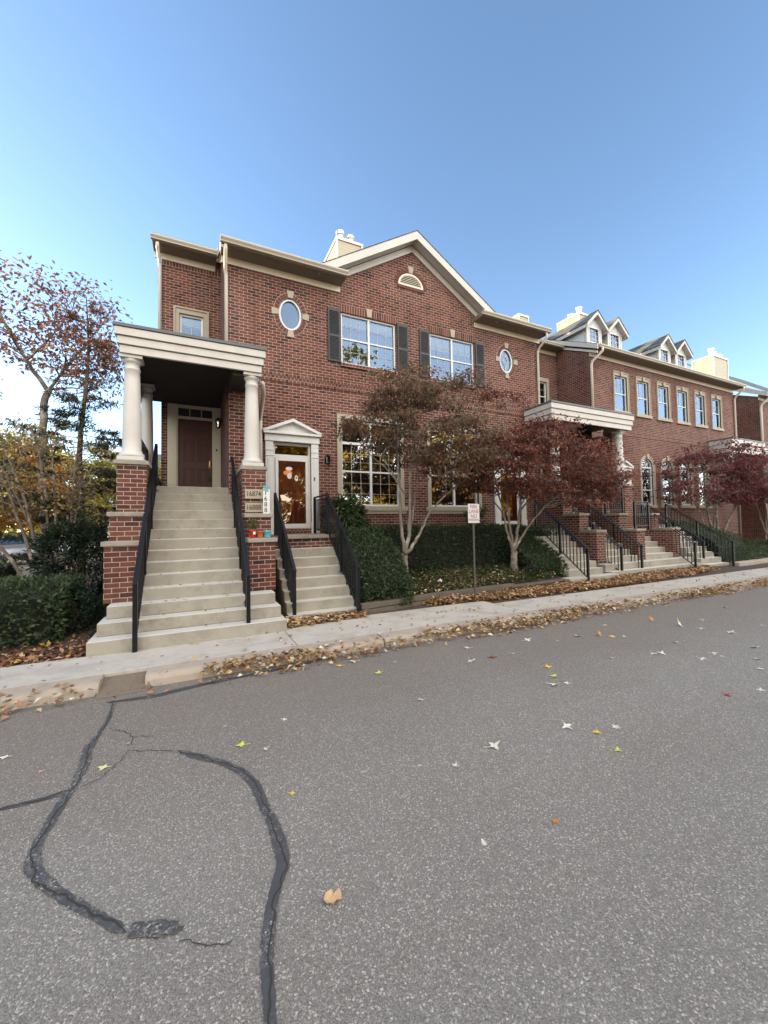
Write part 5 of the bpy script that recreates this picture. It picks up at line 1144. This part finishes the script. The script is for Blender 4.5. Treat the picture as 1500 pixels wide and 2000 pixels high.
# ------------------------------------------------------------------ trees
def curve(g, a, b, sag=.12, n=7):
    a, b = np.array(a, float), np.array(b, float); L = np.linalg.norm(b-a); o1 = g.normal(0, sag*L*.5, 3); o2 = g.normal(0, sag*L*.3, 3); out = []
    for k in range(n):
        t = k/(n-1); out.append(a+(b-a)*t+o1*math.sin(math.pi*t)+o2*math.sin(2*math.pi*t)+np.array((0, 0, .16*L*math.sin(math.pi*t)*.6)))
    return out
def tree(label, name, base, stems, ells, ncl, per, cols, seed, leafL, barkm='bark', droop=.35, flat=.45, spray=.34, group=None, kmin=.0, topcols=None, zsplit=None, bare=0, twigr=.010, wid=.5, shell=.25, sprayz=.10):
    """stems: list of (polyline, r0, r1). Leaf sprays fill the crown ellipsoids; each spray hangs on a twig grown from the nearest stem"""
    g = np.random.default_rng(seed); t = thing(name, label, 'tree', base, group)
    m = MB(); S_ = []
    for pl, r0, r1 in stems:
        P = [np.array(p, float) for p in pl]; pts = []
        for i in range(len(P)-1):
            for k in range(6): u = k/6; pts.append(P[i]*(1-u)+P[i+1]*u)
        pts.append(P[-1])
        for _ in range(3): pts = [pts[0]]+[(pts[i-1]+2*pts[i]+pts[i+1])/4 for i in range(1, len(pts)-1)]+[pts[-1]]
        n_ = len(pts); pts = [p+g.normal(0, .010, 3)*(i > 0) for i, p in enumerate(pts)]
        rr = [r0+(r1-r0)*(i/(n_-1))**.8 for i in range(n_)]; m.tube(pts, rr, 9); S_ += list(zip(pts, rr))
    tr = m.build('trunk', barkm, t, smooth=True)
    SP = np.array([p for p, r in S_]); SR = np.array([r for p, r in S_])
    wts = np.array([e[1][0]*e[1][1]*e[1][2] for e in ells])**.6; wts /= wts.sum()
    b = MB(); CL = []; side = []
    for k in range(ncl+bare):
        e = ells[g.choice(len(ells), p=wts)]; c = in_ell(g, 1, e[0], e[1], shell)[0]
        d = np.linalg.norm((SP-c)*np.array((1, 1, .8)), axis=1)+np.where(SP[:, 2] > c[2]-.05, .8, 0)+np.where(SP[:, 2] < base[2]+kmin, 5, 0)
        if side and len(side) > 25:
            q = np.array([s for s in side]); dd = np.linalg.norm(q-c, axis=1)+np.where(q[:, 2] > c[2], .5, 0); j = dd.argmin()
        else: dd = None
        i = d.argmin()
        if dd is not None and dd[j] < d[i]*.62: s0 = side[j]; r0 = twigr*.75
        else: s0 = SP[i]; r0 = min(SR[i]*.7, twigr*(1+d[i]*.9))
        cv = curve(g, s0, c, .10, 6); b.tube(cv, [r0*(1-.75*q/5)+.0016 for q in range(6)], 5, cap=False); side.append(cv[3]); side.append(cv[4])
        if k < ncl: CL.append((c, cv[-1]-cv[-3]))
        else:
            for _ in range(3): b.tube([cv[-1], cv[-1]+g.normal(0, .16, 3)+np.array((0, 0, .08))], [.003, .0012], 4, cap=False)
    b.build('branches', barkm, t)
    n = ncl*per; w = np.repeat(np.arange(ncl), per); C0 = np.array([c for c, _ in CL]); DV = np.array([d_/(np.linalg.norm(d_)+1e-6) for _, d_ in CL])
    szs = g.uniform(.55, 1.35, ncl)
    off = g.normal(0, 1, (n, 3))*np.array((spray, spray, sprayz))*.6*szs[w][:, None]; P = C0[w]+off+DV[w]*g.random((n, 1))*.12
    Dd = off*np.array((1, 1, .4))+g.normal(0, .10+spray*.25, (n, 3))+np.array((0, 0, -droop*spray))
    N = rdir(g, n)*flat+np.array((0, 0, 1.0))
    lt = g.uniform(.6, 1.4, ncl); cc = tones(g, n, cols, .25)
    if topcols is not None:
        hi = g.random(n) < 1/(1+np.exp(-(P[:, 2]-zsplit)*3)); cc[hi] = tones(g, n, topcols, .25)[hi]
    blades('crown', P, Dd, N, g.uniform(.65, 1.25, n)*leafL, g.uniform(.8, 1.2, n)*leafL*wid, np.clip(cc*lt[w][:, None], 0, 1), 'leaf', t, fold=.22)
    return t
DG = [(.15, .090, .062), (.20, .115, .078), (.17, .135, .080), (.24, .16, .10), (.125, .125, .060), (.20, .085, .066)]
DR = [(.19, .050, .046), (.25, .070, .055), (.155, .052, .048), (.29, .105, .068), (.22, .125, .066), (.125, .040, .040)]
B1 = (4.36, 7.95, .38)
def rel(b, *q): return [(b[0]+x, b[1]+y, b[2]+z) for x, y, z in q]
tree('brownish dogwood with a pale trunk, next to the clipped sloping hedge', 'dogwood_tree', B1,
     [(rel(B1, (0, 0, -.1), (-.01, 0, .35), (.02, 0, .62)), .085, .07), (rel(B1, (.02, 0, .6), (-.05, .05, 1.2), (-.10, .0, 2.2), (-.15, .05, 3.4), (-.2, .1, 4.3)), .05, .012),
      (rel(B1, (.02, 0, .6), (.10, -.05, 1.0), (.10, -.1, 2.0), (.2, -.1, 3.0), (.35, -.2, 4.3)), .055, .010), (rel(B1, (.05, 0, .62), (.30, -.05, .92), (.55, -.1, 1.45), (1.0, -.15, 1.95), (1.9, -.25, 2.55)), .045, .010),
      (rel(B1, (.10, 0, .95), (.32, .1, 1.5), (.48, .2, 2.3), (.6, .3, 3.2)), .028, .009), (rel(B1, (.1, -.05, 1.9), (-.5, -.2, 2.5), (-1.1, -.3, 2.9)), .022, .008), (rel(B1, (-.1, 0, 2.2), (-.5, .2, 3.0), (-.9, .3, 3.6)), .02, .007)],
     [((4.85, 7.8, 3.95), (1.55, 1.25, .95)), ((4.45, 7.85, 4.75), (.95, .9, .5)), ((3.6, 7.7, 3.75), (.75, .7, .30)), ((5.9, 7.7, 3.5), (.85, .8, .75)), ((5.4, 7.7, 3.0), (.9, .8, .5)), ((6.2, 7.9, 5.25), (.5, .4, .25))],
     225, 68, DG+DG[:5]+DR[3:4], 41, .092, group='dogwoods along the bed', kmin=.9, bare=60, spray=.27, sprayz=.07)
B2 = (7.95, 8.22, .42)
tree('dark red dogwood with many stems, behind the fire lane sign', 'dogwood_tree', B2,
     [(rel(B2, (0, 0, -.1), (0, 0, .25), (0, 0, .5)), .10, .085), (rel(B2, (0, 0, .45), (-.22, 0, .9), (-.35, 0, 1.6), (-.6, 0, 2.4), (-.7, .1, 3.2)), .045, .012), (rel(B2, (0, 0, .45), (-.08, .05, 1.1), (-.1, .1, 2.0), (-.1, .1, 3.4), (-.05, .1, 4.7)), .05, .009),
      (rel(B2, (.02, 0, .45), (.12, -.05, 1.1), (.2, -.1, 1.8), (.5, -.1, 2.8), (.8, -.1, 3.6)), .052, .010), (rel(B2, (.03, 0, .5), (.28, -.1, .95), (.75, -.2, 1.5), (1.4, -.3, 2.0), (2.3, -.5, 2.6)), .042, .010), (rel(B2, (.2, -.1, 1.6), (.9, -.2, 2.2), (1.7, -.3, 2.9)), .03, .009),
      (rel(B2, (-.35, 0, 1.5), (-1.0, -.1, 2.1), (-1.5, -.2, 2.5)), .026, .009)],
     [((8.75, 7.7, 3.35), (1.9, 1.35, .85)), ((7.6, 7.9, 3.6), (1.4, 1.1, .60)), ((10.3, 7.4, 2.95), (1.25, .9, .62)), ((7.0, 7.8, 3.0), (1.0, .9, .5)), ((7.75, 8.25, 5.10), (.62, .42, .20)), ((8.6, 7.6, 4.1), (.9, .8, .35)), ((9.3, 7.4, 2.45), (1.5, .9, .35)), ((7.2, 7.8, 2.6), (1.0, .8, .3))],
     300, 64, DR+DG[:2], 42, .095, group='dogwoods along the bed', kmin=.8, bare=40, spray=.30, sprayz=.075)
for i, (b3, sc, lab, sd) in enumerate((((20.2, 9.0, .5), 1.0, 'wide crimson maple in front of the arched windows at the right', 43), ((24.3, 8.6, .5), 1.05, 'crimson maple at the right edge with bare forked stems', 44))):
    X, Yb, Zb = b3
    tree(lab, 'red_maple_tree', b3, [(rel(b3, (0, 0, -.2), (-.3, 0, .8), (-.9, -.1, 1.9), (-1.6, -.2, 3.0)), .07, .015), (rel(b3, (.1, 0, -.2), (.2, 0, 1.0), (.1, 0, 2.4), (.2, 0, 4.0)), .075, .012), (rel(b3, (.1, 0, -.2), (.7, -.1, .9), (1.5, -.2, 1.9), (2.1, -.3, 3.0)), .07, .015), (rel(b3, (0, .1, -.2), (.4, .2, 1.2), (.9, .2, 2.6), (1.2, .2, 3.9)), .055, .012), (rel(b3, (-.1, 0, -.2), (-.7, .1, 1.0), (-1.0, .2, 2.2)), .05, .012)],
         [((X-.2, Yb, Zb+3.0), (2.5*sc, 1.6, 1.25)), ((X+.5, Yb, Zb+3.9), (1.9*sc, 1.3, .8)), ((X-1.9, Yb-.2, Zb+2.3), (1.4, 1, .5)), ((X+1.4, Yb-.2, Zb+2.6), (1.3, 1, .7))], 125, 50, [(.14, .036, .048), (.19, .046, .055), (.115, .042, .046), (.23, .075, .07), (.14, .065, .06)], sd, .14, group='crimson maples at the right', kmin=.9, spray=.40, bare=60, sprayz=.10, twigr=.014)
# left side
OL = [(.46, .20, .09), (.38, .15, .08), (.32, .14, .09), (.52, .25, .10), (.26, .15, .08)]
B4 = (-3.3, 12.4, .2)
tree('tall thin tree with sparse russet leaves against the sky at the left', 'russet_tree', B4,
     [(rel(B4, (0, 0, -.2), (.0, 0, 1.5), (-.1, 0, 3.2), (-.08, 0, 4.7), (.02, 0, 5.0)), .10, .07), (rel(B4, (.0, 0, 4.95), (-.55, 0, 5.9), (-1.0, 0, 6.9), (-1.5, .2, 7.6)), .055, .012), (rel(B4, (.02, 0, 5.0), (.6, .1, 6.1), (1.1, .2, 7.0), (1.3, .2, 7.6)), .035, .01), (rel(B4, (-.4, 0, 5.7), (.1, 0, 6.4), (.45, .1, 7.2)), .03, .008)],
     [((-3.9, 12.3, 7.0), (1.4, 1.2, 1.0)), ((-2.6, 12.3, 7.2), (.95, 1.0, .85)), ((-3.0, 12.3, 6.2), (1.4, 1.0, .65)), ((-2.5, 12.4, 5.7), (.75, .7, .45))], 235, 12, [(.32, .15, .12), (.40, .19, .14), (.28, .16, .13), (.50, .27, .13), (.36, .16, .14), (.44, .22, .10)], 45, .125, 'bark', group=None, kmin=4, spray=.30, bare=35, sprayz=.16, flat=.9, twigr=.012)
B5 = (-2.55, 11.9, .2)
def conifer(label, base, H, seed):
    g = np.random.default_rng(seed); t = thing('larch_tree', label, 'tree', base); m = MB(); x0, y0, z0 = base
    tp = [(x0+.06*math.sin(k*.9)+.35*k/11*.4, y0, z0-.2+(H+.2)*k/11) for k in range(12)]
    m.tube(tp, [.10*(1-k/11.5)+.006 for k in range(12)], 9); m.build('trunk', 'darkbark', t, smooth=True)
    b = MB(); P = []; Dl = []
    z = .9
    while z < H-.15:
        f = z/H; L = (1.75*(1-f)**.75+.15)*g.uniform(.7, 1.1); a = g.uniform(0, 6.283); k = min(10, int(f*11)); u = f*11-k
        s = np.array(tp[k])*(1-u)+np.array(tp[min(11, k+1)])*u; s[2] = z0+z
        e = s+np.array((math.cos(a)*L, math.sin(a)*L, L*g.uniform(-.10, .22))); mid = (s+e)/2+np.array((0, 0, -.05*L)); b.tube([s, mid, e], [.014*(1-f)+.005, .007, .002], 5, cap=False)
        for q in range(int(14*L)+4):
            u = g.uniform(.2, 1); p = s+(e-s)*u+np.array((0, 0, -.05*L*math.sin(math.pi*u))); d = np.array((math.cos(a+g.choice([-1, 1])*g.uniform(.5, 1.1)), math.sin(a+g.choice([-1, 1])*g.uniform(.5, 1.1)), g.uniform(-.4, .1)))*g.uniform(.12, .4)*(1.1-.4*u)
            b.tube([p, p+d], [.004, .0015], 4, cap=False)
            dens = 1.0 if g.random() < .7 else .3
            for v in range(int(15*dens)): w_ = g.random(); P.append(p+d*w_); Dl.append(d/np.linalg.norm(d)*.5+g.normal(0, .6, 3)+np.array((0, 0, .25)))
        z += g.uniform(.045, .10)
    b.build('branches', 'darkbark', t); P = np.array(P); Dl = np.array(Dl); kp = (P[:, 2] < z0+4.4) | (g.random(len(P)) < .45); P = P[kp]; Dl = Dl[kp]; n = len(P)
    cc = tones(g, n, [(.05, .07, .045), (.075, .09, .055), (.04, .05, .035), (.10, .10, .05)], .3); hi = g.random(n) < np.clip((P[:, 2]-z0-4.3)/1.0, 0, .75); cc[hi] = tones(g, n, OL, .3)[hi]
    blades('needles', P, np.array(Dl), rdir(g, n), g.uniform(.08, .15, n), g.uniform(.018, .030, n), cc, 'leaf', t)
conifer('slender half-bare larch between the russet tree and the porch', B5, 7.3, 46)
B6 = (-2.55, 10.6, .15)
st = []
for k, (dx, dy, hz, lean) in enumerate(((-1.9, -.3, 2.6, .5), (-1.4, .2, 3.4, .4), (-.9, -.2, 3.2, .35), (-.55, .3, 3.6, .3), (-.2, 0, 3.3, .25), (.1, .2, 2.9, .2), (.35, -.1, 2.4, .2), (-1.1, .5, 2.7, .5), (.15, .4, 3.2, .1))):
    st.append((rel(B6, (.06*k-.25, 0, -.2), (dx*.28+.04*k-.2, dy*.3, hz*.3), (dx*.62, dy*.7, hz*.65), (dx, dy, hz)), .052-.002*k, .014))
tree('spreading multi-stemmed bush-tree with thin orange and olive leaves, behind the low left hedge', 'spreading_tree', B6, st,
     [((-3.5, 10.5, 2.9), (1.3, 1.1, 1.0)), ((-2.6, 10.6, 3.1), (1.0, 1.0, .9)), ((-4.3, 10.6, 2.2), (1.0, .9, .8)), ((-2.0, 10.4, 2.2), (.6, .6, .35))], 200, 18, [(.22, .19, .08), (.30, .23, .09), (.40, .24, .09), (.19, .19, .09), (.46, .33, .12), (.36, .18, .09)], 47, .085, 'bark', kmin=1.0, spray=.26, bare=110, sprayz=.14, flat=.8)
pw = MB(); g = random.Random(8); pv = [(5.10+.07*math.cos(a)*g.uniform(.6, 1.2), 7.62+.05*math.sin(a), .32+.05*g.random()) for a in np.linspace(0, 6.28, 10)[:-1]]
pw.add(pv+[(5.10, 7.62, .41)], [(i, (i+1) % 9, 9) for i in range(9)]); tag(pw.build('paper_scrap', 'signw'), 'crumpled white scrap of paper on the ground cover between the dogwoods', 'litter')
# trees beyond the parking lot
def bigtree(label, name, x, y, z0, H, rad, n, cols, seed, leafL, group, barkm='darkbark', low=.25):
    g = np.random.default_rng(seed); b = (x, y, z0)
    st = [(rel(b, (0, 0, -.3), (0, 0, H*.25), (g.normal(0, .3), 0, H*.6), (g.normal(0, .4), 0, H*.92)), .026*H, .03)]
    for k in range(7): a = g.uniform(0, 6.283); r_ = rad*g.uniform(.5, .85); h0 = H*g.uniform(.2, .5); st.append((rel(b, (0, 0, h0), (r_*.45*math.cos(a), r_*.45*math.sin(a), h0+H*.16), (r_*math.cos(a), r_*math.sin(a), h0+H*g.uniform(.22, .38))), .010*H, .02))
    hc = H*(1+low)/2; rz_ = H*(1-low)/2
    el = [((x, y, z0+hc), (rad, rad, rz_))]+[((x+g.normal(0, rad*.5), y+g.normal(0, rad*.5), z0+hc+g.normal(0, rz_*.5)), (rad*.5, rad*.5, rz_*.38)) for _ in range(6)]
    tree(label, name, b, st, el, n, 60, cols, seed, leafL, barkm, group=group, kmin=H*.12, spray=rad*.16, sprayz=rad*.09, bare=20, flat=.9, twigr=.03, shell=.15, wid=.7)
YG = [(.48, .40, .07), (.36, .35, .08), (.56, .44, .07), (.26, .29, .08)]; GO = [(.17, .21, .07), (.24, .26, .08), (.34, .31, .09), (.12, .16, .06)]; OR = [(.52, .22, .06), (.44, .17, .05), (.56, .32, .08)]
G_ = 'trees beyond the parking lot'
for q in (('olive green tree tallest at the left edge beyond the parked cars', -16.0, 34, 12.0, 4.4, 190, GO, 51, .30), ('golden yellow tree behind the parked silver car', -12.8, 38, 9.5, 3.6, 170, YG, 52, .28), ('orange tree behind the trunk of the russet tree', -10.4, 36, 8.2, 3.0, 130, OR+YG[:1], 53, .26),
          ('yellow tree showing between the bare stems and the larch', -8.6, 40, 7.2, 3.0, 130, YG+GO[:1], 54, .27), ('green and gold tree low behind the larch', -6.4, 38, 7.4, 3.0, 130, YG[:2]+GO, 55, .26), ('low yellow bush right beside the brick piers, far back', -4.4, 34, 5.0, 2.2, 100, YG, 56, .22)):
    bigtree(q[0], 'autumn_tree', q[1], q[2], -.15, q[3], q[4], q[5], q[6], q[7], q[8], G_)
m = np.random.default_rng(70); n = 9000; X = m.uniform(-48, 0, n); Yw = m.uniform(56, 64, n); Hh = 4.2+1.2*np.sin(X*.9)+.8*np.sin(X*2.3); Zw = m.random(n)*Hh
tag(blades('far_wood', np.stack([X, Yw, Zw], 1), rdir(m, n), rdir(m, n), m.uniform(.4, .8, n), m.uniform(.3, .5, n), tones(m, n, YG+GO+GO, .3), 'leaf'), 'far-off band of yellow-green wood closing the view beyond the parking lot', 'wood', kind='stuff')
# street trees across the road, seen in the window reflections and lit by the low sun
for i, (x, y, H, rad) in enumerate(((-6, -17, 13, 4.2), (1, -16, 17.5, 4.8), (7.5, -19, 16, 4.4), (14, -16, 18, 5.0), (21, -18, 12, 4.4), (28, -16, 13, 4.6), (37, -19, 13, 5))):
    bigtree('yellow tree across the road, seen only mirrored in the windows', 'street_tree', x, y, -.2, H, rad, 130, [(.72, .54, .08), (.78, .62, .14), (.60, .50, .12), (.75, .46, .07)], 61+i, .42, 'yellow trees across the road', low=.2)
m = np.random.default_rng(71); n = 11000; X = m.uniform(-20, 55, n); Yw = m.uniform(-27, -23, n); Hh = 5.0+1.3*np.sin(X*.7)+.9*np.sin(X*1.9); Zw = m.random(n)*Hh
tag(blades('far_wood', np.stack([X, Yw, Zw], 1), rdir(m, n), rdir(m, n), m.uniform(.4, .8, n), m.uniform(.3, .5, n), tones(m, n, [(.55, .36, .08), (.40, .26, .07), (.62, .46, .12), (.25, .18, .06)], .3), 'leaf'), 'band of golden brush across the road, seen only mirrored in the windows', 'wood', kind='stuff')
# neighbouring house at the left and an added sun blocker
N1 = thing('left_house', 'pale grey sided house glimpsed between the rear porch column and the brick wall', 'house', (-6, 52, 0))
nb = MB().sheet([(-9, 0), (3, 0), (3, 8), (-9, 8)], [rect(-5.6, -4.4, 4.4, 6.2), rect(-3.2, -2.0, 4.4, 6.2), rect(-5.6, -4.4, 1, 2.8)], 52, .1); nb.add([(3, 52, 0), (3, 60, 0), (3, 60, 8), (3, 52, 8)], [(0, 1, 2, 3)]); nb.add([(-9, 52, 0), (-9, 60, 0), (-9, 60, 8), (-9, 52, 8)], [(0, 1, 2, 3)])
nb.build('wall', 'wsiding', N1)
for a, c in ((-5.6, 4.4), (-3.2, 4.4), (-5.6, 1)): window(N1, a, a+1.2, c, c+1.8, 52.04, blind=0)
MB().prism([(51.5, 8), (56, 11), (60.5, 8)], 'x', -9.4, 3.4).build('roof', 'shingle', N1); interior(N1, -8.9, 2.9, 52.12, 55, .5, 7.5)
SUN_BLOCKER = thing('left_house', 'unseen long brick house added beyond the left edge of the view to shade the street', 'house', (-30, 18, 0))  # unseen house added to keep the low sun off the street
MB().box(-46, -12.5, 18, 29, -.2, 9.5).build('wall', 'brick', SUN_BLOCKER); MB().prism([(17.4, 9.5), (23.5, 13.6), (29.6, 9.5)], 'x', -46.5, -12).build('roof', 'shingle', SUN_BLOCKER)
for x in (-44, -40, -36, -32, -28, -24, -20, -16):
    for z in (1.2, 5.4): bx('window', 'white', SUN_BLOCKER, x, x+1.4, 17.95, 18.05, z, z+1.9)
